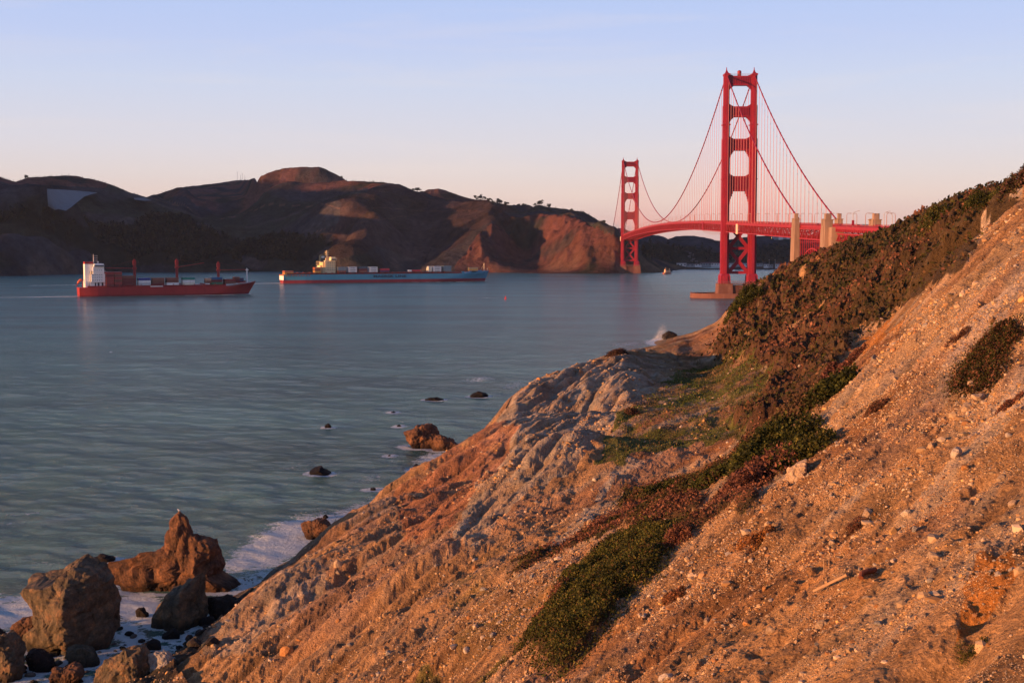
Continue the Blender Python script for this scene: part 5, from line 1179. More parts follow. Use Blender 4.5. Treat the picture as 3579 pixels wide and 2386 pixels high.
sea_rock(z1([(1300,1190),(1350,1145),(1420,1150),(1440,1190),(1400,1215),(1310,1215)]), 1700+1215/2.2835, 1.8, R_dark, 'black round rock at the water edge below the pointed boulder', .4, 4, 'rock')
sea_rock(z1([(1150,1265),(1200,1225),(1270,1245),(1285,1300),(1180,1310)]), 1700+1310/2.2835, 1.8, R_dark, 'black rock at the inlet edge above the ridged boulder', .4, 4, 'rock')
# rocks standing in the sea
sea_rock(z2([(1115,880),(1120,830),(1112,805),(1150,785),(1210,765),(1280,760),(1330,785),(1362,830),(1345,880),(1290,920),(1160,920)]), 1100+918/1.96, 9, R_brown, 'large brown sea rock beside the shore, left half of a pair', .45, 5, 'sea rock')
sea_rock(z2([(1285,935),(1300,880),(1350,812),(1400,845),(1450,872),(1480,895),(1470,935),(1380,940)]), 1100+934/1.96, 7, R_brown, 'peaked brown sea rock, right half of the pair beside the shore', .4, 5, 'sea rock')
sea_rock(z2([(388,1455),(430,1415),(480,1406),(560,1404),(622,1430),(650,1480),(600,1520),(480,1540),(425,1528),(392,1490)]), 1100+1538/1.96, 5, R_brown, 'round brown boulder in the surf touching the cliff edge', .4, 5, 'boulder')
for x0, x1, y0, y1, d, lab in ((1550,1677,528,563,6,'black sea rock farthest right, nearest the cliff edge'), (1240,1375,567,588,5,'flat black sea rock just left of the farthest right one'), (1003,1047,662,674,2.5,'tiny black rock awash above the brown pair'),
                              (555,607,746,775,2.5,'small black rock alone, farthest left in the sea'), (1050,1087,753,768,2,'tiny black rock awash just left of the brown pair'), (984,1022,960,973,1.6,'tiny dark rock awash below the brown pair'),
                              (452,595,1040,1102,5,'dark domed rock alone in the sea, below the smallest ones'), (852,938,1184,1201,2.6,'flat dark rock in the foam by the cliff edge'), (538,592,1370,1397,1.8,'small black rock in the surf above the round brown boulder'),
                              (1145,1225,1024,1066,4,'dark rock half hidden behind the cliff edge')):
    sea_rock(z2(hump(x0, x1, y0, y1)), 1100+y1/1.96, d, R_black, lab, .35, 4, 'sea rock', 'rocks standing in the sea')
sea_rock([(2316,1180),(2322,1166),(2334,1157),(2346,1157),(2360,1164),(2368,1176),(2364,1192),(2330,1196)], 1194, 6, R_black, 'black sea rock with a wave bursting against it', .35, 5, 'sea rock')
# fallen cobbles of the little cove
cob = []
rc = random.Random(5)
v0, f0 = ICO[2]
cob_me = []
for k in range(6):
    v = v0.copy(); q = np.random.RandomState(k)
    for _ in range(9):
        n_ = q.randn(3); n_ /= np.linalg.norm(n_); d_ = q.uniform(.55, .85); e = v@n_; v -= np.outer(np.maximum(e-d_, 0), n_)
    v *= (1, q.uniform(.7, 1), q.uniform(.55, .85)); v += .04*q.randn(*v.shape)
    cob_me.append(v)
def stone_mesh(k, mat, nm): return np_mesh(nm, cob_me[k], f0, mat, False)
cm_ = [stone_mesh(k, [R_dark, R_green, R_dark, R_green, R_dark, R_slate][k], 'cobble') for k in range(6)]
n_ = 0
while n_ < 120:
    X, Y = rc.uniform(0, 760), rc.uniform(2190, 2386)
    if X > 500 and Y < 2240 and rc.random() < .6: continue
    if 80 < X < 200 and Y > 2230 and rc.random() < .3: continue
    p = at_z(X, Y, .3); g = float(ground_z(np.array(p.x), np.array(p.y)))
    s = rc.uniform(.3, .8)*(1.6 if rc.random() < .15 else 1)
    o = link('cobble', cm_[n_ % 6], None, (p.x, p.y, max(g, -.1)+s*.25)); o.scale = (s, s*.9, s*.8); o.rotation_euler = (rc.uniform(-.4, .4), rc.uniform(-.4, .4), rc.uniform(0, 6))
    tag(o, 'dark wet cobble in the cove below the cliff foot', 'stone', 'wet cobbles in the cove'); n_ += 1
# ------------------------------------------------------------------ stones lying on the slope
sm_ = {}
def slope_stone(X, Y, s, matk, label, group=None, flat=1.0, tall=1.0, k=None, cat='stone', sinkf=.15):
    p = land_hit(X, Y)
    if p is None: return None
    r = math.hypot(p.x, p.y); w = s*r/ (FPX/KD)/2
    k = rc.randrange(6) if k is None else k; key = (k, matk.name)
    if key not in sm_: sm_[key] = np_mesh('stone', cob_me[k], f0, matk, False)
    o = link('stone', sm_[key], None, (p.x, p.y+w*.3, p.z+w*.3*tall-w*sinkf)); o.scale = (w, w*.9, w*tall*flat); o.rotation_euler = (rc.uniform(-.3, .3), rc.uniform(-.5, .2), rc.uniform(0, 6))
    return tag(o, label, cat, group)
a6 = lambda X, Y: (1117.2+X*.28778, 1117.2+Y*.28778); a7 = lambda X, Y: (1675.8+X*.28752, 1117.2+Y*.28752); a8 = lambda X, Y: (1675.8+X*.28752, 722.9+Y*.28752)
a4 = lambda X, Y: (1117.2+X*.33529, 657.2+Y*.33529); a5 = lambda X, Y: (460+X*.28778, 1117.2+Y*.28778)
ST = [
 (a6, 515,515,40,R_pale,1,'round pale stone on the dark green strip of scrub, above the stone band'), (a6, 490,600,26,R_pale,1,'small white stone in grass just below the round one on the scrub strip'), (a6, 675,615,34,R_pale,1,'pale stone on bare soil above the large green bush'),
 (a6, 690,530,62,R_tan,1,'largest tan stone in the band above the large green bush'), (a6, 560,780,40,R_pale,1,'pale wedge-shaped stone left of the middle of the large green bush'), (a6, 225,712,36,R_pale,1,'pale stone at the left end of the scrub strip'),
 (a6, 100,1100,62,R_pale,.8,'large rounded pale stone low on the left of the green bush'), (a6, 290,770,42,R_tan,1,'tan stone in the stone band, left of the scrub gap'), (a6, 365,735,60,R_slate,1,'grey lumpy stone crowning the stone band'), (a6, 290,1050,70,R_slate,.8,'grey flat stone beside the reddish bush'),
 (a6, 345,985,52,R_orange,1,'orange stone with grey top below the reddish bush'), (a6, 60,1200,84,R_slate,.8,'grey ledge stone at the lower end of the stone band'), (a6, 30,1300,50,R_slate,1,'small grey stone under the ledge stone'), (a6, 1310,320,30,R_pale,1,'pale stone at the top end of the stone band'),
 (a6, 1430,285,30,R_pale,1,'pale stone by the upper tip of the large green bush'), (a6, 860,440,40,R_tan,1,'tan stone high in the stone band'), (a6, 935,430,38,R_pale,1,'pale stone beside the tan one high in the stone band'),
 (a6, 1765,1090,84,R_tan,1.1,'cracked tan boulder with a blue shadow in the lower middle of the slope'), (a6, 2080,1105,112,R_orange,.9,'bright orange boulder in the lower middle of the slope'), (a6, 2222,830,60,R_orange,1.5,'upright orange stone standing left of the wooden beam'),
 (a6, 2275,1170,96,R_tan,1.1,'pointed tan boulder below the bright orange one'), (a6, 2250,1040,70,R_tan,.7,'split flat stone right of the bright orange boulder'), (a6, 1440,1540,150,R_pale,.9,'big pale outcrop at the bottom edge'), (a6, 1630,1370,56,R_tan,1,'tan stone above the big pale outcrop'),
 (a6, 170,1440,64,R_tan,1.7,'long leaning slab at the bottom left of the green bush'), (a6, 1890,1475,60,R_orange,1,'orange stone right of the big pale outcrop'),
 (a7, 1415,245,92,R_pale,1.1,'angular pale boulder in the right half of the scree'), (a7, 1485,355,84,R_slate,1.1,'grey boulder just below the angular pale one'), (a7, 1110,240,130,R_tan,1,'wide broken tan block left of the angular pale boulder'), (a7, 820,465,84,R_tan,1.2,'tan knob above the wooden stakes'),
 (a7, 2010,490,90,R_tan,1,'tan boulder above the orange earth patch'), (a7, 2275,150,120,R_tan,1,'large tan boulder at the right edge'), (a7, 1640,570,130,R_tan,.9,'long yellowish boulder left of the orange earth patch'), (a7, 1165,635,50,R_pale,1,'pale stone beside the rusty pipe'),
 (a7, 740,1130,120,R_tan,.8,'flat tan boulder right of the pointed tan one near the bottom'), (a7, 700,1275,56,R_slate,1,'grey stone just under the flat tan boulder'), (a7, 1110,920,104,R_tan,.6,'flat slab below the wooden beam'), (a7, 1172,975,60,R_orange,.8,'orange stone touching the flat slab below the beam'),
 (a7, 2145,1390,70,R_tan,1,'tan boulder beside the lone green plant in the corner'), (a7, 1610,775,84,R_slate,1,'grey boulder at the lower end of the yellowish one'), (a7, 1370,1370,56,R_orange,.8,'orange stone above the dark hollow at the bottom'), (a7, 1530,880,80,R_tan,.8,'pale yellow slab below the grey boulder on the scree'),
 (a7, 1200,1110,100,R_slate,.5,'flat grey slab set in the scree right of the bottom middle'),
 (a8, 1822,1130,124,R_pale,1.1,'pinkish pale boulder at the middle right'), (a8, 2000,680,180,R_tan,.9,'largest boulder of the right side, split by a dark crack'), (a8, 1900,760,130,R_tan,.9,'tan block wedged under the largest boulder on the right'), (a8, 2235,968,66,R_pale,.9,'pale stone near the right edge, above the pinkish boulder'),
 (a8, 1335,522,84,R_tan,.8,'pale pink stone high on the scree'), (a8, 2175,1315,96,R_tan,.8,'low tan boulder near the right edge, below the pinkish one'), (a8, 1940,580,86,R_tan,1,'rounded brown boulder under the dark oval bush'), (a8, 860,1045,40,R_pale,1,'pale stone on the blue-grey scree'),
 (a8, 560,412,32,R_pale,1,'pale stone on the shrubby slope beside the dark hollow'), (a8, 1882,1242,66,R_orange,1,'orange stone below the pinkish boulder'), (a8, 1660,122,30,R_orange,1,'small orange stone near the top of the scree'),
 (a4, 1335,965,42,R_pale,.9,'pale stone in the grey gully beyond the scree'), (a4, 1195,975,42,R_tan,1,'tan stone left of the pale one in the grey gully'), (a4, 1087,1072,30,R_tan,1,'small tan stone low in the grey gully'), (a4, 1650,1075,36,R_pale,.8,'bright white stone alone on the shrubby slope'),
 (a4, 742,1335,44,R_pale,1.2,'pale upright stone on the grey gravel chute'), (a4, 727,1400,40,R_tan,.9,'tan stone below the upright one on the gravel chute'), (a4, 815,587,46,R_tan,1,'tan boulder high on the grey cliff'), (a4, 775,985,42,R_tan,1.1,'tan boulder at the foot of the grey cliff gully'),
 (a4, 860,820,34,R_tan,1,'small tan boulder in the middle of the grey cliff'), (a4, 358,642,40,R_orange,1,'red stone on the skyline edge of the grey cliff'), (a4, 285,1060,60,R_slate,1.2,'grey lump on the red and grey cliff face'), (a4, 1660,600,26,R_pale,1,'pale stone near the crest of the green slope'),
 (a5, 1105,640,100,R_tan,1.2,'tall rounded boulder in the middle of the lower cliff'), (a5, 790,1240,92,R_orange,.5,'thin orange slab low on the cliff'), (a5, 557,1402,52,R_pale,1,'pale stone near the foot of the cliff'), (a5, 690,1345,130,R_orange,1.1,'big orange slab beside the pale stone near the cliff foot'),
 (a5, 2262,830,72,R_slate,.7,'flat-topped grey stone left of the scrub strip'), (a5, 2145,1050,56,R_orange,1,'round orange stone in the stony grass'), (a5, 2130,1320,100,R_pale,.7,'broad pale boulder under the stony grass'), (a5, 1300,217,32,R_pale,1,'white stone on the upper edge of the lower cliff'),
 (a5, 2255,1212,60,R_pale,1,'pale stone above the broad pale boulder'), (a5, 1500,1340,84,R_slate,.9,'grey boulder left of the stony grass'), (a5, 1700,1160,56,R_tan,.9,'tan stone between the grey boulder and the round orange one'), (a5, 1197,935,40,R_tan,1,'small yellowish stone on the lower cliff')]
for fn, X, Y, s, mt, tall, lab in ST: slope_stone(*fn(X, Y), s*.29, mt, lab, None, 1.0, tall)
outc = []
def outcrop(poly8, depth, mat, label, fn=a8):
    pts = [tuple(np.array(fn(x, y))*KD) for x, y in poly8]; c = np.mean(pts, 0); p = land_hit(c[0]/KD, c[1]/KD)
    return sea_rock(pts, 0, depth, mat, label, .5, 5, 'rock outcrop', dist=p.y+depth*.1, name='rock_outcrop') if p else None
def outcrop_fix(o):
    me_ = o.data; return o
o = outcrop([(600,1165),(620,1230),(600,1300),(520,1380),(440,1470),(400,1490),(430,1400),(440,1310),(500,1220),(550,1180)], 2.2, R_tan, 'pinkish bright outcrop at the lower tip of the grey scree beside the bushes')
# scattered: individuals first, then the gravel
def scatter_points(n, boxes, rnd, dens=None):
    out = []
    while len(out) < n:
        x0, x1, y0, y1 = boxes[rnd.randrange(len(boxes))]; out.append((rnd.uniform(x0, x1), rnd.uniform(y0, y1)))
    return out
rg = random.Random(11); cnt = 0
band = [(1080,1170,1440,1500),(1130,1240,1380,1450),(1180,1300,1330,1400),(1260,1360,1290,1340),(1340,1420,1255,1300),(1420,1540,1210,1245),(1000,1120,1340,1440),(940,1100,1300,1400)]
for X, Y in scatter_points(95, band, rg):
    if slope_stone(X, Y, rg.uniform(3.5, 9), rg.choice((R_pale, R_tan, R_pale, R_slate)), 'small pale stone in the stone band above and left of the large green bush', 'stones of the stone band', 1, rg.uniform(.6, 1)): cnt += 1
for X, Y in scatter_points(85, [(1500,2340,1150,1560),(1700,2340,1000,1560),(2000,2350,700,1100),(1900,2350,1100,1500)], rg):
    if slope_stone(X, Y, rg.uniform(4, 13), rg.choice((R_tan, R_tan, R_orange, R_slate, R_pale)), 'small angular stone loose on the orange scree', 'loose stones on the scree', 1, rg.uniform(.6, 1)): cnt += 1
for X, Y in scatter_points(40, [(560,1050,1150,1520),(900,1350,950,1300),(1200,1500,830,1050)], rg):
    if slope_stone(X, Y, rg.uniform(3.5, 8), rg.choice((R_tan, R_slate, R_orange)), 'small stone lodged in the gullies of the cliff', 'stones lodged in the cliff gullies', 1, rg.uniform(.6, 1)): cnt += 1
# gravel: one object
def land_sample(w, n, seed):
    """n random surface points drawn with weight w per grid cell"""
    q = np.random.RandomState(seed); dA = np.gradient(azs)[None, :]*R*np.gradient(rad)[:, None]
    p = (w*dA).ravel(); p = p/p.sum(); k = q.choice(p.size, n, p=p); i, j = np.unravel_index(k, R.shape)
    i = np.clip(i, 1, R.shape[0]-2); j = np.clip(j, 1, R.shape[1]-2)
    a_, b_ = q.rand(n), q.rand(n)
    g = lambda M: (M[i, j]*(1-a_)*(1-b_)+M[i+1, j]*a_*(1-b_)+M[i, j+1]*(1-a_)*b_+M[i+1, j+1]*a_*b_)
    return np.stack([g(LX), g(LY), g(LZ)], 1), i, j, q
inview = (np.abs(A+.0) < math.radians(23.5)) & (R > 32) & (R < 330)
pw = inview*calm*(1-.85*grass)*(1+1.6*scree+.6*np.clip(n2, 0, 1)-.85*sm(1350, 1000, DX)*sm(1500, 1350, DY))*np.clip(75/R, .12, 1)**1.6*np.clip(.25+2.2*np.clip(fbm(LX/5, LY/5, 1, 5), -.1, 1), 0, 3)
pw2 = (np.abs(A) < math.radians(23.5))*(R > 32)*(R < 120)*calm*np.clip(60/R, .2, 1)**1.5*sm(900, 1250, DX)*np.clip(.5+1.3*fbm(LX/3, LY/3, 4, 5), .05, 3)
pp, gi, gj, q = land_sample(np.clip(pw, 0, 9), 26000, 3); p2_, gi2, gj2, q2 = land_sample(pw2, 60000, 9)
sz = np.concatenate([np.clip((q.pareto(2.4, len(pp))*.035+.035)*np.clip(R[gi, gj]/70, .55, 3.2), .03, .34), np.clip((q2.pareto(3, len(p2_))*.02+.022)*np.clip(R[gi2, gj2]/60, .7, 1.8), .02, .14)])
pp = np.concatenate([pp, p2_]); vv, ff = ICO[1]; N = len(pp)
base = vv[None]*(1+.35*q.randn(N, len(vv), 1)*.5)*np.stack([sz*q.uniform(.7, 1.3, N), sz*q.uniform(.7, 1.3, N), sz*q.uniform(.5, 1, N)], 1)[:, None]
th = q.rand(N)*6.28; c_, s_ = np.cos(th)[:, None], np.sin(th)[:, None]
bxx = base[..., 0]*c_-base[..., 1]*s_; byy = base[..., 0]*s_+base[..., 1]*c_
gv = np.stack([bxx, byy, base[..., 2]], -1)+pp[:, None]+np.array([0, 0, 1])*(sz*.02)[:, None, None]
pal = np.array([(.37, .25, .145), (.32, .19, .10), (.42, .31, .215), (.30, .15, .07), (.24, .20, .17), (.46, .26, .10)])
gc = pal[q.choice(6, N, p=[.28, .26, .16, .12, .10, .08])]*(1+.18*q.randn(N, 1)); gc = np.repeat(np.clip(gc, .03, .7)[:, None], len(vv), 1)
M_gravel = bpy.data.materials.new('gravel'); M_gravel.use_nodes = True; b_ = M_gravel.node_tree.nodes['Principled BSDF']; a_ = M_gravel.node_tree.nodes.new('ShaderNodeAttribute'); a_.attribute_name = 'Col'
M_gravel.node_tree.links.new(a_.outputs['Color'], b_.inputs['Base Color']); b_.inputs['Roughness'].default_value = .95; b_.inputs['Specular IOR Level'].default_value = .1
gf = (ff[None]+(np.arange(N)*len(vv))[:, None, None]).reshape(-1, 3)
tag(link('gravel', np_mesh('gravel', gv.reshape(-1, 3), gf, M_gravel, False, gc.reshape(-1, 3))), 'loose gravel covering the hillside', 'gravel', kind='stuff')
for x_, y_, rx_, dp_ in ROCKS:                          # white water round every rock that stands in the sea
    if y_ < 150 and x_ < 0: v_, w_ = .75, 2.6
    elif y_ > 900: continue
    else: v_, w_ = .85, 2.2
    if y_ < 100: continue
    d_ = np.hypot((WX-x_)/max(rx_, .5), (WY-y_)/(dp_*.5)); fo = np.maximum(fo, v_*np.exp(-((d_-1)*min(rx_, 6)/w_)**2*1.1))
wm = np_mesh('sea', np.stack([WX, WY, wh], -1).reshape(-1, 3), grid_faces(*WX.shape), M_water, True, {'foam': fo.ravel()})
tag(link('water', wm), 'grey green sea of the strait with small waves and surf by the rocks', 'sea', kind='structure')
# ------------------------------------------------------------------ growth
def leaf_mat(name):
    m, n, l, b = new_mat(name); a = n.new('ShaderNodeAttribute'); a.attribute_name = 'Col'; l.new(a.outputs['Color'], b.inputs['Base Color'])
    b.inputs['Roughness'].default_value = .75; b.inputs['Specular IOR Level'].default_value = .15
    t = n.new('ShaderNodeBsdfTranslucent'); l.new(a.outputs['Color'], t.inputs['Color']); mx = n.new('ShaderNodeMixShader'); mx.inputs[0].default_value = .22
    l.new(b.outputs[0], mx.inputs[1]); l.new(t.outputs[0], mx.inputs[2]); l.new(mx.outputs[0], n['Material Output'].inputs['Surface']); return m
M_leaf = leaf_mat('leaves'); M_twig = paint('twigs', (.10, .06, .04), .9, .2, 2); M_bark = paint('bark', (.07, .05, .04), .9, .2, 1)
def cards(p, size, col, q, up=.35, aspect=1.0):
    """small leaf-shaped faces (rhombs) at points p"""
    N = len(p); a = q.randn(N, 3); a[:, 2] += up; a /= np.linalg.norm(a, axis=1)[:, None]; b = np.cross(a, q.randn(N, 3)); b /= np.linalg.norm(b, axis=1)[:, None]
    s = (size*q.uniform(.6, 1.4, N))[:, None]; w = s*.5*aspect
    v = np.stack([p-a*s*.5, p+b*w*.7, p+a*s*.6, p-b*w*.7], 1).reshape(-1, 3); f = np.arange(4*N).reshape(-1, 4)
    return v, f, np.repeat(np.clip(col, .004, .8), 4, 0)
def pick(pal, w, n, q, var=.22): return np.array(pal)[q.choice(len(pal), n, p=w)]*(1+var*q.randn(n, 1))
PALD = [(.050, .046, .013), (.028, .028, .009), (.095, .048, .020), (.19, .080, .050), (.11, .045, .028), (.075, .060, .018)]
def growth(name, mask, n, seed, size, height, patch, label, cat, pal=PALD, up=.35, aspect=1.0):
    p, i, j, q = land_sample(mask, n, seed); r = R[i, j]
    sz = np.clip(size*r/200, size*.3, size*1.9)
    p[:, 2] += q.rand(n)**1.5*height-.05
    pk = fbm(p[:, 0]/patch, p[:, 1]/patch, 4, 4)+.25*q.randn(n)+.15*fbm(p[:, 0]/1.5, p[:, 1]/1.5, 2, 3)
    order = np.array([1, 0, 5, 2, 4, 3]); pk = pk+(.16*sm(2050, 1800, DX[i, j])-.12*sm(1850, 2050, DX[i, j]))*(name == 'scrub'); e = np.digitize(pk, [-.40, -.12, .04, .22, .46]); base = np.array(pal)[order[e]]*(1+.25*q.randn(n, 1))
    v, f, c = cards(p, sz, base, q, up, aspect)
    return tag(link(name, np_mesh(name, v, f, M_leaf, True, c)), label, cat, kind='stuff')
vis = ((np.abs(A) < math.radians(24.5)) & (R > 30))
fz = np.clip(far_scrub+skyline_scrub, 0, 1)
growth('scrub', blur(fz, 8, 6)*vis, 170000, 21, .50, .75, 16, 'low dark scrub of brown and green bushes covering the far slope', 'scrub')
growth('scrub', blur(lower_scrub, 5, 4)**1.3*vis, 42000, 22, .36, .45, 6, 'straggling strip of low bushes across the middle of the slope', 'scrub')
growth('grass', (grass*(n2 > -.55)+.5*low_grass*(n2 > -.1))*vis, 60000, 23, .34, .22, 9, 'short green grass on the slope', 'grass', [(.085, .10, .018), (.06, .08, .014), (.10, .085, .03), (.14, .09, .045), (.12, .08, .03), (.09, .11, .02)], 1.6, .5)
tuft = calm*vis*(R < 330)*np.clip(.15+moss*1.5+.9*sm(.0, .5, n1-n2*.4)+.5*sm(1300, 1800, DX), 0, 2)*(1-.6*grey_cliff)*np.clip(80/R, .2, 1)
growth('dry_grass', tuft, 42000, 24, .30, .12, 5, 'thin dry tufts of grass and weeds on the gravel', 'dry grass', [(.20, .12, .035), (.13, .10, .03), (.28, .17, .07), (.24, .12, .06), (.16, .075, .04), (.11, .11, .03)], 1.3, .35)
# shrubs one can tell apart
def shrub(D, w, h, n, pal, wts, label, leaf=.16, seed=1, lean=0, cat='shrub', squash=.7, mask=None):
    """bush with its middle at photo point D (2352-wide copy), w and h in metres"""
    p0 = land_hit(*D); q = np.random.RandomState(seed)
    if p0 is None: return
    t = empty(cat.replace(' ', '_'), p0, label=label, cat=cat)
    if mask is None:
        nl = max(6, int(w*h*2.2)); lob = q.uniform(-1, 1, (nl, 2)); lob /= np.maximum(1, np.linalg.norm(lob, axis=1))[:, None]
        k = q.choice(nl, n); ctr = np.stack([lob[k, 0]*w*.38, lob[k, 1]*w*squash*.38], 1); lr = (q.uniform(.20, .34, nl)*w)[k]
        d = q.randn(n, 3); d /= np.linalg.norm(d, axis=1)[:, None]; d[:, 2] = np.abs(d[:, 2])*1.0; rr_ = lr*q.uniform(.75, 1.05, n)
        x = ctr[:, 0]+d[:, 0]*rr_; y = ctr[:, 1]+d[:, 1]*rr_; zz_ = d[:, 2]*rr_*(h/(w*.30))*.8
        g = ground_z(p0.x+x, p0.y+y)-p0.z; p = np.stack([x+lean*zz_, y, g+zz_], 1)
    else:
        pp_, i, j, q = land_sample(mask, n, seed); pp_[:, 2] += q.rand(n)**1.3*h; p = pp_-np.array(p0[:])
    pk = fbm((p[:, 0]+p0.x)/(w*.12), (p[:, 1]+p0.y)/(w*.12), 3, 3)
    col = pick(pal, wts, len(p), q)*(1+.55*np.clip(pk, -1, 1))[:, None]
    v, f, c = cards(p, np.full(len(p), leaf), col, q); link('foliage', np_mesh('foliage', v, f, M_leaf, True, c), t)
    m = MB()
    for k in range(9):
        a = q.uniform(0, 6.28); e = w*.3*q.rand(); ex, ey = e*math.cos(a), e*math.sin(a); gz = float(ground_z(np.array(p0.x+ex), np.array(p0.y+ey))-p0.z)
        m.tube([(ex*.3, ey*.3, min(gz, 0)-.2), (ex*.7, ey*.7, gz*.7+h*.3), (ex, ey, gz+h*.55)], [.05, .035, .015], 5)
    m.build('stems', M_twig, t); return t
GD = [(.060, .062, .012), (.035, .040, .009), (.10, .085, .020), (.11, .060, .022)]
shrub((1360, 1385), 10, .5, 52000, GD, [.42, .30, .18, .10], 'large dark green bush spreading down the middle of the slope', .15, 31, mask=blur(green_bush, 9, 6)*vis)
shrub((2250, 820), 5, .5, 14000, [(.045, .040, .010), (.03, .03, .01), (.09, .04, .02), (.12, .05, .03)], [.35, .25, .2, .2], 'dark oval bush on the scree near the right edge', .15, 32, mask=blur(oval_bush, 5, 4)*vis*(DX > 2100))
for D, w, h, n, pal, wt, lab, lf, sd_ in (
    ((1775, 1035), 6.5, 2.2, 7000, GD, [.3, .6, .1, 0], 'dark green bush at the foot of the shrubby slope, left of the scree tip', .26, 41),
    ((1835, 1045), 5.5, 1.7, 5200, GD, [.5, .2, .3, 0], 'olive bush touching the scree beside the darker one', .24, 42),
    ((1740, 1100), 5.5, 1.9, 4600, [(.16, .065, .04), (.10, .04, .03)], [.6, .4], 'reddish brown bush below the dark green one at the scree tip', .24, 43),
    ((1708, 690), 9, 4.0, 6500, GD, [.2, .7, .1, 0], 'rounded dark bush on the skyline below the near tower', .42, 44),
    ((1895, 910), 4.5, 1.8, 3600, GD, [.4, .6, 0, 0], 'small dark green bush beside the upper scree edge', .26, 45),
    ((1935, 855), 4.5, 1.5, 3400, [(.13, .05, .035), (.08, .035, .025)], [.6, .4], 'reddish bush on the scree edge above a dark one', .26, 46),
    ((1800, 965), 7, 1.6, 4200, [(.12, .065, .035), (.07, .05, .02)], [.6, .4], 'brown mounded bush above the dark green pair', .28, 47),
    ((1650, 1095), 4.5, 1.3, 3600, GD, [.35, .6, .05, 0], 'dark bush above the middle of the scrub strip', .22, 48),
    ((1510, 1130), 4.2, 1.1, 3400, GD, [.35, .6, .05, 0], 'dark bush at the left start of the scrub strip', .2, 49),
    ((1620, 1115), 2.4, 1.0, 1500, [(.18, .08, .05), (.12, .05, .04)], [.6, .4], 'pinkish dry bush between two dark ones of the scrub strip', .16, 50),
    ((1560, 1240), 2.2, 1.2, 2000, [(.20, .085, .05), (.13, .05, .035)], [.6, .4], 'pinkish upright bush at the right end of the scrub strip', .13, 51),
    ((1262, 1385), 2.2, .9, 1900, [(.19, .075, .045), (.12, .05, .035)], [.6, .4], 'reddish dry bush at the left side of the large green bush', .12, 52),
    ((1210, 1465), 1.6, .6, 1200, GD, [.5, .3, .2, 0], 'small green bush at the lower left of the large one', .11, 53),
    ((1550, 1375), 1.5, .7, 1500, [(.22, .09, .04), (.14, .06, .03)], [.6, .4], 'rusty dry shrub on the open scree right of the large green bush', .09, 54),
    ((2355, 1290+420-0), 1, .5, 400, GD, [.5, .3, .2, 0], 'x', .05, 55),
    ((2225, 1512), 1.0, .45, 900, GD, [.5, .2, .3, 0], 'lone green plant in the bottom right corner', .05, 56),
    ((1745, 1240), 2.4, .8, 1700, [(.20, .08, .03), (.30, .12, .03)], [.6, .4], 'rusty bush by the orange earth at the middle of the slope', .12, 57),
    ((1960, 1215), 1.3, .5, 900, [(.16, .06, .035), (.10, .05, .03)], [.6, .4], 'small brown bush above the wooden stakes', .08, 58),
    ((2260, 470), 8, 2.6, 6500, GD, [.25, .6, .1, .05], 'wide dark bush on the skyline at the top right', .3, 59),
    ((2150, 500), 7, 1.8, 5000, GD, [.3, .5, .1, .1], 'dark bush left of the wide one below the skyline', .3, 60),
    ((2340, 425), 5, 2.0, 3600, [(.09, .045, .035), (.06, .05, .02)], [.5, .5], 'brown bush at the very top right corner of the slope', .26, 61),
    ((2200, 780), 1.6, .6, 1000, [(.13, .05, .03), (.08, .04, .03)], [.6, .4], 'small brown tuft bush left of the oval one', .1, 62),
    ((2330, 925), 1.8, .6, 1200, [(.14, .05, .03), (.08, .04, .03)], [.6, .4], 'reddish tuft bush at the right edge below the oval bush', .1, 63),
    ((2010, 940), 2.4, .6, 1300, [(.15, .06, .035), (.09, .05, .03)], [.6, .4], 'low brown bush on the scree beyond the grey patch', .12, 64),
    ((1455, 950), 3.2, 1.4, 1800, [(.12, .05, .035), (.06, .04, .02)], [.5, .5], 'small brown bush casting shadow on the green grass', .22, 65),
    ((1425, 812), 6, 1.6, 2600, [(.09, .04, .03), (.05, .03, .02)], [.5, .5], 'dark brown bush on the skyline of the grey cliff', .3, 66)):
    if lab != 'x': shrub(D, w, h, n, pal, wt, lab, lf, sd_)
# ---- trees and woods beyond the strait
def tree(X, Y, h, w, label, seed, r=None):
    p0 = hill_hit(X, Y) if r is None else Vector(at_dist(X, Y, r)); q = np.random.RandomState(seed); t = empty('tree', p0-Vector((0, 0, 1)), label=label, cat='tree', group='trees on the far skyline')
    m = MB(); m.tube([(0, 0, -3), (.2, 0, h*.45), (0, 0, h*.8)], [w*.05, w*.035, .1], 7)
    for a in (0.5, 2.4, 4.4): m.tube([(0, 0, h*.4), (w*.25*math.cos(a), w*.25*math.sin(a), h*.62)], [w*.02, .08], 5)
    m.build('trunk', M_bark, t)
    n = 420; lob = q.randn(9, 3)*np.array([w*.26, w*.26, h*.16])+np.array([0, 0, h*.64]); k = q.choice(9, n); d = q.randn(n, 3); d /= np.linalg.norm(d, axis=1)[:, None]
    p = lob[k]+d*np.array([w*.20, w*.20, h*.14]); col = pick([(.022, .026, .018), (.035, .034, .02)], [.6, .4], n, q)
    v, f, c = cards(p, np.full(n, w*.13), col, q); link('crown', np_mesh('crown', v, f, M_leaf, True, c), t)
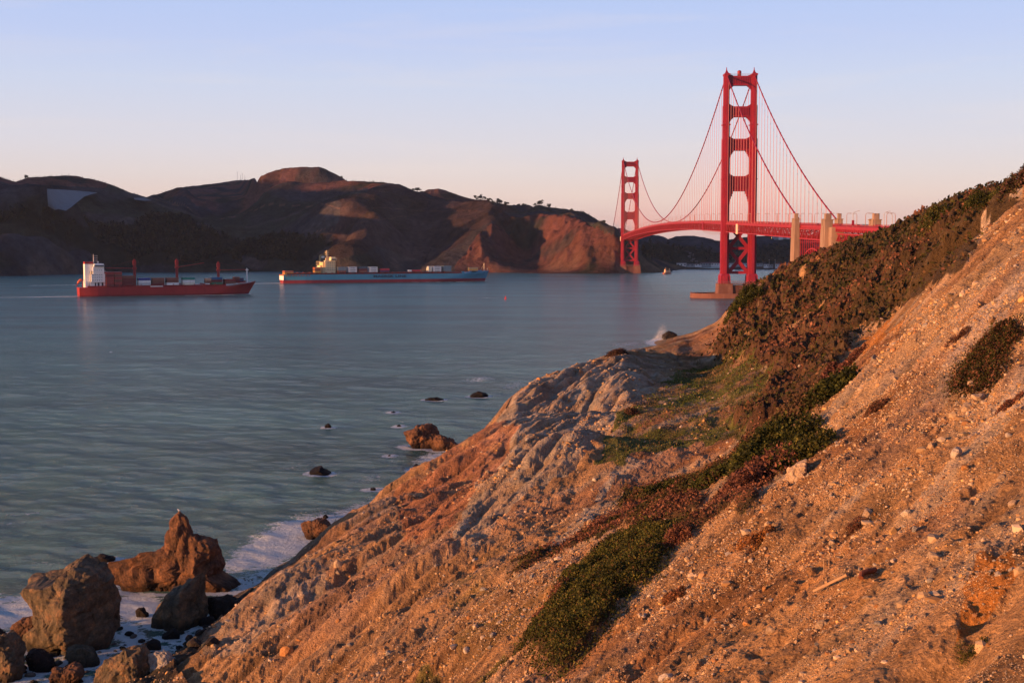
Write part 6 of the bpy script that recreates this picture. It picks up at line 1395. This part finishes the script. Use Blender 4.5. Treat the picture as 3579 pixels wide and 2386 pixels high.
for i, (X, Y, h, w, lab) in enumerate(((1745,712,20,24,'lone round tree on the saddle left of the great cliff'), (1770,716,13,18,'low tree touching the lone round one on the saddle'), (1665,694,14,16,'leftmost tree of the row on the blue hill'), (1678,692,16,20,'biggest tree of the row on the blue hill'),
                                   (1694,696,12,14,'third tree of the row on the blue hill'), (1710,702,9,12,'rightmost tree of the row on the blue hill'), (1884,716,15,18,'windswept tree on top of the great cliff'), (1871,717,8,9,'small tree just left of the windswept one on the cliff'),
                                   (1919,724,11,14,'tree at the right shoulder of the great cliff'), (1812,717,7,16,'bushy tree at the left end of the cliff top'), (1830,716,6,14,'second bushy tree on the cliff top from the left'), (1999,735,7,9,'small tree on the ridge behind the great cliff'),
                                   (1458,666,10,16,'tree in the notch right of the small peak'), (1193,621,9,9,'tiny tree on the right shoulder of the main peak'), (96,622,9,12,'tiny tree on the left hill top'), (1447,664,7,10,'tiny tree on the right slope of the small peak'), (2110,778,8,9,'small tree low on the ridge left of the far tower'))):
    tree(X, Y+3, h, w, lab, 70+i)
def wood(mask, n, seed, h, name, label, per=16):
    q = np.random.RandomState(seed); dA = np.gradient(haz)[None]*HR*np.gradient(hrad)[:, None]; p_ = (mask*dA).ravel(); p_ = p_/p_.sum(); k = q.choice(p_.size, n, p=p_); i, j = np.unravel_index(k, HR.shape)
    base = np.stack([HX[i, j], HY[i, j], HZ[i, j]], 1)+np.concatenate([q.uniform(-3, 3, (n, 2)), np.zeros((n, 1))], 1); hh = h*q.uniform(.5, 1.3, n)
    u = q.randn(n, per, 3); u /= np.linalg.norm(u, axis=2)[..., None]; tz = u[..., 2]*.5+.5; wd = .30*(1.1-tz*.8)
    pts = base[:, None]+np.stack([u[..., 0]*wd*hh[:, None], u[..., 1]*wd*hh[:, None], tz*hh[:, None]], -1)
    col = np.repeat(pick([(.020, .024, .018), (.030, .032, .020), (.014, .018, .016)], [.4, .3, .3], n, q, .2), per, 0)
    v, f, c = cards(pts.reshape(-1, 3), np.repeat(hh*.34, per), col, q); return tag(link(name, np_mesh(name, v, f, M_leaf, True, c)), label, 'woodland', kind='stuff')
wood((forest*(hz0 > 6)*(m2 > -.35)).astype(float), 5200, 5, 13, 'woodland', 'dark wood on the lower slopes of the left hills')
wood((forest2*(hz0 > 12)*(m2 > -.2)).astype(float), 2600, 6, 14, 'woodland', 'dark wood on the hills behind the bridge')
wood(((hz0 > 8)*(cliffm < .5)*(m3 > .05)*(~forest)*(~forest2)*(HR < 4300)*(HA > -.45)).astype(float), 3600, 7, 3.6, 'brushwood', 'scattered brush on the far hills', 10)
# ------------------------------------------------------------------ things on the far shore
def drape(poly, name, mat, label, cat, lift=80, n=30):
    """thin sheet following the hillside inside the outline"""
    P2 = np.array(poly, float); xs = np.linspace(P2[:, 0].min(), P2[:, 0].max(), n); ys = np.linspace(P2[:, 1].min(), P2[:, 1].max(), n)
    Xg, Yg = np.meshgrid(xs, ys); inn = inside(poly, Xg, Yg); cx, cy = P2.mean(0)
    hit = lambda X, Y: math.hypot(*hill_hit(X, Y)[:2])
    sx_ = [(X, Y) for X, Y in zip(Xg[inn][::7], Yg[inn][::7])]+list(poly); r = np.array([hit(X, Y) for X, Y in sx_]); q_ = np.array(sx_)
    F = lambda X, Y: np.stack([np.ones_like(X), (X-cx)/80, (Y-cy)/40, ((X-cx)/80)**2, ((Y-cy)/40)**2, (X-cx)*(Y-cy)/3200], -1)
    co, *_ = np.linalg.lstsq(F(q_[:, 0], q_[:, 1]), r, rcond=None); res = (F(q_[:, 0], q_[:, 1])@co-r).max(); res = min(max(res, 0), 110)
    def P_(X, Y, back=0): X, Y = np.asarray(X, float), np.asarray(Y, float); return at_dist(X, Y, F(X, Y)@co-res-lift+back)
    m = MB(); k = len(poly); bm = bmesh.new(); v2 = [bm.verts.new((x, y, 0)) for x, y in poly]; f_ = bm.faces.new(v2); bmesh.ops.triangulate(bm, faces=[f_]); bmesh.ops.subdivide_edges(bm, edges=bm.edges[:], cuts=6, use_grid_fill=True)
    geo = bmesh.ops.extrude_face_region(bm, geom=bm.faces[:]); 
    for v in geo['geom']:
        if isinstance(v, bmesh.types.BMVert): v.co.z = 1
    for v in bm.verts: v.co = Vector(P_(v.co.x, v.co.y, 130 if v.co.z > .5 else 0))
    me_ = bpy.data.meshes.new(name); bmesh.ops.recalc_face_normals(bm, faces=bm.faces); bm.to_mesh(me_); bm.free(); me_.materials.append(mat)
    return tag(link(name, me_), label, cat)
M_slab = paint('weathered_concrete', (.125, .135, .16), .9, .10, .02, dirt=(.095, .10, .125))
drape([(163.8,660),(250,665),(344,673.5),(320,679),(295,687),(268,708),(248,725),(230,737),(205,731),(191,734),(168,721)], 'concrete_slope_facing', M_slab, 'pale grey concrete sheet facing the left hillside', 'concrete facing')
drape([(467,692),(505,691),(529,701),(505,702),(470,698)], 'bare_cutting', M_slab, 'narrow pale concrete strip in the saddle right of the larger sheet', 'concrete facing')
for X, Y0, h, lab in ((829.7, 632, 38, 'tallest thin mast on the hilltop left of the peak'), (841, 633, 23, 'short mast beside the tallest one on the hilltop'), (847, 633, 30, 'third mast from the left on the hilltop'), (856, 632, 18, 'rightmost faint mast on the hilltop')):
    p = hill_hit(X, Y0-1); t = empty('radio_mast', p, label=lab, cat='mast', group='masts on the hilltop'); m = MB()
    for a in (0, 2.1, 4.2): m.tube([(.9*math.cos(a), .9*math.sin(a), -4), (.15*math.cos(a), .15*math.sin(a), h)], .22, 5)
    for z_ in range(0, int(h), 4): m.tube([(.8*math.cos(a)*(1-z_/h), .8*math.sin(a)*(1-z_/h), z_) for a in (0, 2.1, 4.2, 6.28)], .12, 4)
    m.build('lattice', M_slim, t); m = MB(); m.tube([(0, 0, h*.86), (0, 0, h)], .7, 6); m.build('antenna', M_slim, t)
def house(X, Yb, w, h, d, wall, roof, label, r=None, nwin=4, rh=.35, group=None, wmat=None):
    p = at_z(X, 941, 0)*1.0; p = Vector(at_dist(X, Yb, r or 3090)); a = math.atan2(p.x, p.y)
    t = empty('house', p, -a, label=label, cat='building', group=group)
    m = MB(); m.box(-w/2, 0, -3, w/2, d, h); m.build('wall', wall, t)
    m = MB(); m.prism([(-.6, h), (d+.6, h), (d/2, h+h*rh)], -w/2-.6, w/2+.6, 'x'); m.build('roof', roof, t)
    for i in range(nwin):
        x = -w/2+w*(i+.5)/nwin; m = MB(); m.box(x-w*.10/nwin*2.2, -.12, h*.35, x+w*.10/nwin*2.2, .02, h*.75); m.build('window', M_win, t)
    return t
M_wwall = paint('white_wall', (.62, .60, .60), .8, .06, .1); M_gwall = paint('grey_wall', (.26, .27, .29), .8, .08, .1); M_dwall = paint('dark_wall', (.09, .09, .10), .8, .08, .1); M_rroof = paint('dull_red_roof', (.13, .035, .04), .8, .1, .2); M_groof = paint('grey_roof', (.16, .13, .14), .8, .1, .2)
for X, Yb, w, h, d, wl_, rf, nw, lab in ((2382,930.5,23,6.5,12,M_wwall,M_groof,3,'leftmost white building on the shore right of the far tower'), (2412,930,20,4,10,M_gwall,M_groof,2,'low grey building second from the left on the far shore'), (2440,929,16,4,10,M_wwall,M_rroof,2,'low white building left of the red-roofed row'),
        (2470,928.5,30,6,14,M_gwall,M_rroof,5,'red-roofed building behind the left leg of the near tower, left end'), (2500,928.5,30,6,14,M_wwall,M_rroof,5,'red-roofed white building just left of the near tower'), (2550,928.5,18,5,12,M_wwall,M_groof,3,'white building seen between the near tower legs, left'),
        (2580,928,14,5,12,M_gwall,M_rroof,2,'grey building seen between the near tower legs, middle'), (2604,929,14,5,12,M_wwall,M_groof,2,'white building seen between the near tower legs, right'), (2655,927,14,3.5,10,M_gwall,M_groof,2,'small grey building just right of the near tower'),
        (2678,932,12,5,10,M_wwall,M_groof,2,'small white building near the light poles on the far shore'), (2693,932,12,4,10,M_gwall,M_groof,2,'long low building beside the small white one on the far shore'), (2736,933.5,34,7,14,M_wwall,M_rroof,6,'long white building with red roof beside the first concrete pylon')):
    house(X, Yb, w, h, d, wl_, rf, lab, nwin=nw)
for k, (X, Y, w) in enumerate(((2412,889,8), (2421,893,7), (2409,899,9), (2424,908,10), (2418,914,8), (2434,917,9))):
    p = hill_hit(X, Y, 2900); house(X, Y, w*.8, 3, 6, M_dwall, M_groof, 'small grey house among the trees above the far shore', math.hypot(p.x, p.y)-5, 1, group='small houses among the trees above the shore')
for k, (X, Y, w) in enumerate(((2704,832,14), (2710,834,12), (2716,831,14), (2721,833,12), (2726,830,16), (2733,829,18), (2739,831,12), (2745,829,14), (2751,830,14), (2757,828,12), (2713,836,14), (2729,835,14), (2742,834,12), (2753,834,12))):
    p = hill_hit(X, Y, 3200); house(X, Y, w, 8, 8, M_wwall if k % 2 else M_gwall, M_groof, 'small pale house of the hilltop town under the bridge truss', math.hypot(p.x, p.y)-8, 0, group='houses of the hilltop town')
for X in (2688, 2709): 
    p = Vector(at_dist(X, 933, 3080)); t = empty('light_pole', p, label='tall pole behind the white building, %s' % ('left one' if X < 2700 else 'right one by the red-roofed building'), cat='pole'); m = MB(); m.tube([(0, 0, -2), (0, 0, 17)], [.45, .3], 6); m.build('pole', M_slim, t); m = MB(); m.box(-1.6, -.4, 16.4, 1.6, .4, 17.2); m.build('lamp_head', M_slim, t)
p = hill_hit(2698, 831, 3200); p = Vector(at_dist(2698, 831, math.hypot(p.x, p.y)-12)); t = empty('flood_lamp', p, label='glowing orange lamp on the far hill under the bridge truss', cat='lamp')
m = MB(); m.tube([(0, 0, -8), (0, 0, -1)], .3, 6); m.build('post', M_slim, t)
m = MB(); m.tube([(0, 0, -1.6), (0, 0, -1.2), (0, 0, 0), (0, 0, 1.2), (0, 0, 1.6)], [.6, 1.6, 2.0, 1.6, .6], 12); m.build('bulb', lamp_mat('lamp_glow', (1.0, .42, .08), 9), t, smooth=True)
# breakwater strip under the buildings
m = MB(); pts = [at_z(X, 941.5, 0) for X in range(2366, 2790, 20)]
for a_, b_ in zip(pts[:-1], pts[1:]): m.beam((a_.x, a_.y+2, .2), (b_.x, b_.y+2, .2), 8, 4.5)
tag(m.build('seawall', paint('dark_seawall', (.05, .05, .055), .9, .2, .1)), 'long dark seawall along the far shore below the white buildings', 'seawall')
# ------------------------------------------------------------------ small craft and buoy
p = at_z(2332, 957.5); t = empty('small_ship', p, math.radians(28), label='small workboat lit orange by the sun between the towers', cat='boat')
m = MB(); hp = [(-9, -2.6), (6, -2.7), (9.5, 0), (6, 2.7), (-9, 2.6)]; m.prism(hp, -.5, 2.2); m.prism([(x*1.03, y*1.06) for x, y in hp], 2.2, 2.6); m.build('hull', paint('workboat_hull', (.32, .10, .07), .6, .1, .3), t)
m = MB(); m.box(-6, -2, 2.6, -.5, 2, 6.8); m.box(-5.5, -1.7, 6.8, -2, 1.7, 9.2); m.box(2, -1.8, 2.6, 6, 1.8, 7.2); m.build('cabin', paint('workboat_cabin_sunlit', (.75, .42, .26), .6, .08, .5), t)  # cabin colour carries the orange of the sunlight on it
m = MB(); m.box(-5.6, -1.82, 7.4, -2.4, -1.68, 8.5); m.build('window_band', M_win, t)
m = MB(); m.tube([(-3.5, 0, 9), (-3.5, 0, 13)], .15, 6); m.tube([(5, 0, 7), (5, 0, 10.5)], .3, 6); m.build('mast', M_cream, t)
p = at_z(1767, 1045.5); t = empty('buoy', p, label='small red buoy alone on the water below the blue ship', cat='buoy'); M_buoy = paint('buoy_red', (.55, .03, .04), .5, .08, 1)
m = MB(); m.tube([(0, 0, -.3), (0, 0, .5), (0, 0, .7)], [1.1, 1.1, .7], 14); m.build('float', M_buoy, t)
m = MB()
for a in (0, 1.57, 3.14, 4.71): m.beam((.8*math.cos(a), .8*math.sin(a), .6), (.3*math.cos(a), .3*math.sin(a), 2.6), .12)
m.tube([(0, 0, .7), (0, 0, 2.6)], [.65, .3], 8); m.build('tower', M_buoy, t); m = MB(); m.tube([(0, 0, 2.6), (0, 0, 3.3)], [.25, .15], 8); m.build('lantern', M_buoy, t)
# ------------------------------------------------------------------ wood, pipe, stakes on the scree
M_wood = paint('weathered_timber', (.30, .19, .11), .8, .25, 3, dirt=(.30, .19, .11), stretch=(1, 1, 6)); M_rust = paint('rusty_steel', (.16, .05, .025), .8, .25, 3)
a_, b_ = land_hit(1872, 1366), land_hit(1948, 1331)
m = MB(); d_ = (b_-a_); L_ = d_.length; m.box(-L_/2, -.06, -.05, L_/2, .06, .07); m.box(L_/2-.02, -.085, -.055, L_/2+.03, .085, .095)
o = m.build('wooden_beam', M_wood, bevel=.01); o.location = (a_+b_)/2+Vector((-.1, -.1, .2)); o.rotation_euler = d_.to_track_quat('X', 'Z').to_euler(); tag(o, 'pale squared wooden beam lying aslant on the scree', 'beam')
for (x0, y0), (x1, y1), w, lab in ((a7(757, 700), a7(752, 580), .07, 'pale wooden stake standing in the scree above the beam, left one'), (a7(793, 650), a7(797, 540), .055, 'thinner wooden stake standing right of the other')):
    b0 = land_hit(x0, y0); top = at_y(x1*KD, y1*KD, b0.y-.05); m = MB(); m.tube([(0, 0, -.1), tuple((top-b0)*.5), tuple(top-b0)], [w*.5, w*.45, w*.35], 6); o = m.build('wooden_stake', M_wood); o.location = b0; tag(o, lab, 'stake')
pp_ = [land_hit(*a7(x, y)) for x, y in ((1045, 760), (1052, 725), (1095, 708), (1130, 700), (1160, 682))]
m = MB(); m.tube([tuple(q_-pp_[0]+Vector((0, -.05, .12))) for q_ in pp_], .12, 10); o = m.build('rusty_pipe', M_rust); o.location = pp_[0]; tag(o, 'short bent rusty pipe on the scree right of the stakes', 'pipe')
a_, b_ = land_hit(*a7(130, 372)), land_hit(*a7(190, 322)); m = MB(); m.tube([(0, 0, .06), tuple(b_-a_+Vector((0, 0, .1)))], .035, 6); o = m.build('driftwood_stick', M_wood); o.location = a_; tag(o, 'thin pale stick beside the rusty bush on the upper scree', 'stick')
# ------------------------------------------------------------------ birds
M_bw = paint('feathers_white', (.78, .76, .74), .7, .05, 8); M_bg = paint('feathers_grey', (.28, .28, .30), .7, .08, 8); M_beak = paint('beak_yellow', (.6, .35, .05), .5, .05, 8); M_bd = paint('feathers_dark', (.05, .045, .045), .7, .1, 8)
def bird(loc, s, rz_, body, wing, label, cat, name, group=None):
    t = empty(name, loc, rz_, label=label, cat=cat, group=group)
    m = MB(); m.tube([(-.26*s, 0, .30*s), (-.16*s, 0, .30*s), (0, 0, .29*s), (.12*s, 0, .32*s), (.18*s, 0, .40*s), (.20*s, 0, .46*s), (.25*s, 0, .475*s), (.30*s, 0, .46*s)], [.012*s, .06*s, .105*s, .09*s, .055*s, .052*s, .055*s, .012*s], 12); m.build('body', body, t, smooth=True)
    for k in (-1, 1):
        m = MB(); m.tube([(.12*s, k*.085*s, .33*s), (0, k*.10*s, .33*s), (-.16*s, k*.07*s, .32*s), (-.36*s, k*.02*s, .30*s)], [.03*s, .06*s, .045*s, .006*s], 8); m.build('wing', wing, t, smooth=True)
        m = MB(); m.tube([(.02*s, k*.04*s, .22*s), (.01*s, k*.04*s, .10*s), (.03*s, k*.04*s, 0), (.09*s, k*.04*s, 0)], .010*s, 5); m.build('leg', M_beak, t)
    m = MB(); m.tube([(.29*s, 0, .462*s), (.37*s, 0, .45*s)], [.014*s, .003*s], 6); m.build('beak', M_beak, t); return t
stk = next(o for o in scene.objects if o.get('category') == 'sea stack'); mvz = max(stk.data.vertices, key=lambda v: v.co.z).co+stk.location
bird(mvz+Vector((0, 0, -.03)), .85, 2.6, M_bw, M_bg, 'white gull with grey wings standing on the rock spire', 'gull', 'gull')
for k, (X, Y) in enumerate(((1950,730),(1956,742),(1985,745),(2012,740),(2018,762),(2055,714),(2071,718))):
    X, Y = X/2.2835, 1700+Y/2.2835; q_ = at_z(X, Y, .3); g = max(float(ground_z(np.array(q_.x), np.array(q_.y))), 0); bird(Vector((q_.x, q_.y, g)), .75, 1.0+k, M_bd, M_bd, 'small dark shorebird on the wet sand behind the cliff edge', 'shorebird', 'shorebird', 'shorebirds on the wet sand')
# ------------------------------------------------------------------ spray of the breaking wave
q = np.random.RandomState(4); n = 5200; c0 = at_z(2326, 1192); a = q.uniform(.75, 2.75, n); r_ = np.abs(q.randn(n))**.8; h_ = 10.5
t_ = q.rand(n)**.6
px_ = -.6+(q.randn(n)*.55)*(.6+1.6*t_)+t_*q.uniform(-5.0, 1.8, n)-.8; pz_ = (t_**1.5)*h_*np.exp(-((px_+1.2)/3.6)**2)*q.uniform(.5, 1, n); py_ = q.randn(n)*1.6-1.4; px_ = px_+q.randn(n)*.6
sp = np.stack([px_, py_, pz_], 1); v, f, c = cards(sp, np.full(n, .10), np.full((n, 3), .8), q)
M_spray = paint('spray_white', (.80, .78, .80), .9, .03, 1)
o = link('wave_spray', np_mesh('spray', v, f, M_spray, True)); o.location = c0+Vector((-.5, 0, 0)); tag(o, 'white spray of a wave bursting on the sea rock', 'spray', kind='stuff')


# ------------------------------------------------------------------ sea air
m = MB(); m.box(-5200, -450, -64, 5200, 6400, 440)
hz_m = bpy.data.materials.new('haze'); hz_m.use_nodes = True; nt = hz_m.node_tree; nt.nodes.clear(); ho = nt.nodes.new('ShaderNodeOutputMaterial'); hv = nt.nodes.new('ShaderNodeVolumePrincipled')
hv.inputs['Color'].default_value = (.60, .74, 1.0, 1); hv.inputs['Density'].default_value = 1.3e-5; hv.inputs['Anisotropy'].default_value = .0; nt.links.new(hv.outputs[0], ho.inputs['Volume'])
tag(m.build('haze', hz_m), 'thin blue evening haze over the strait', 'haze', kind='stuff')
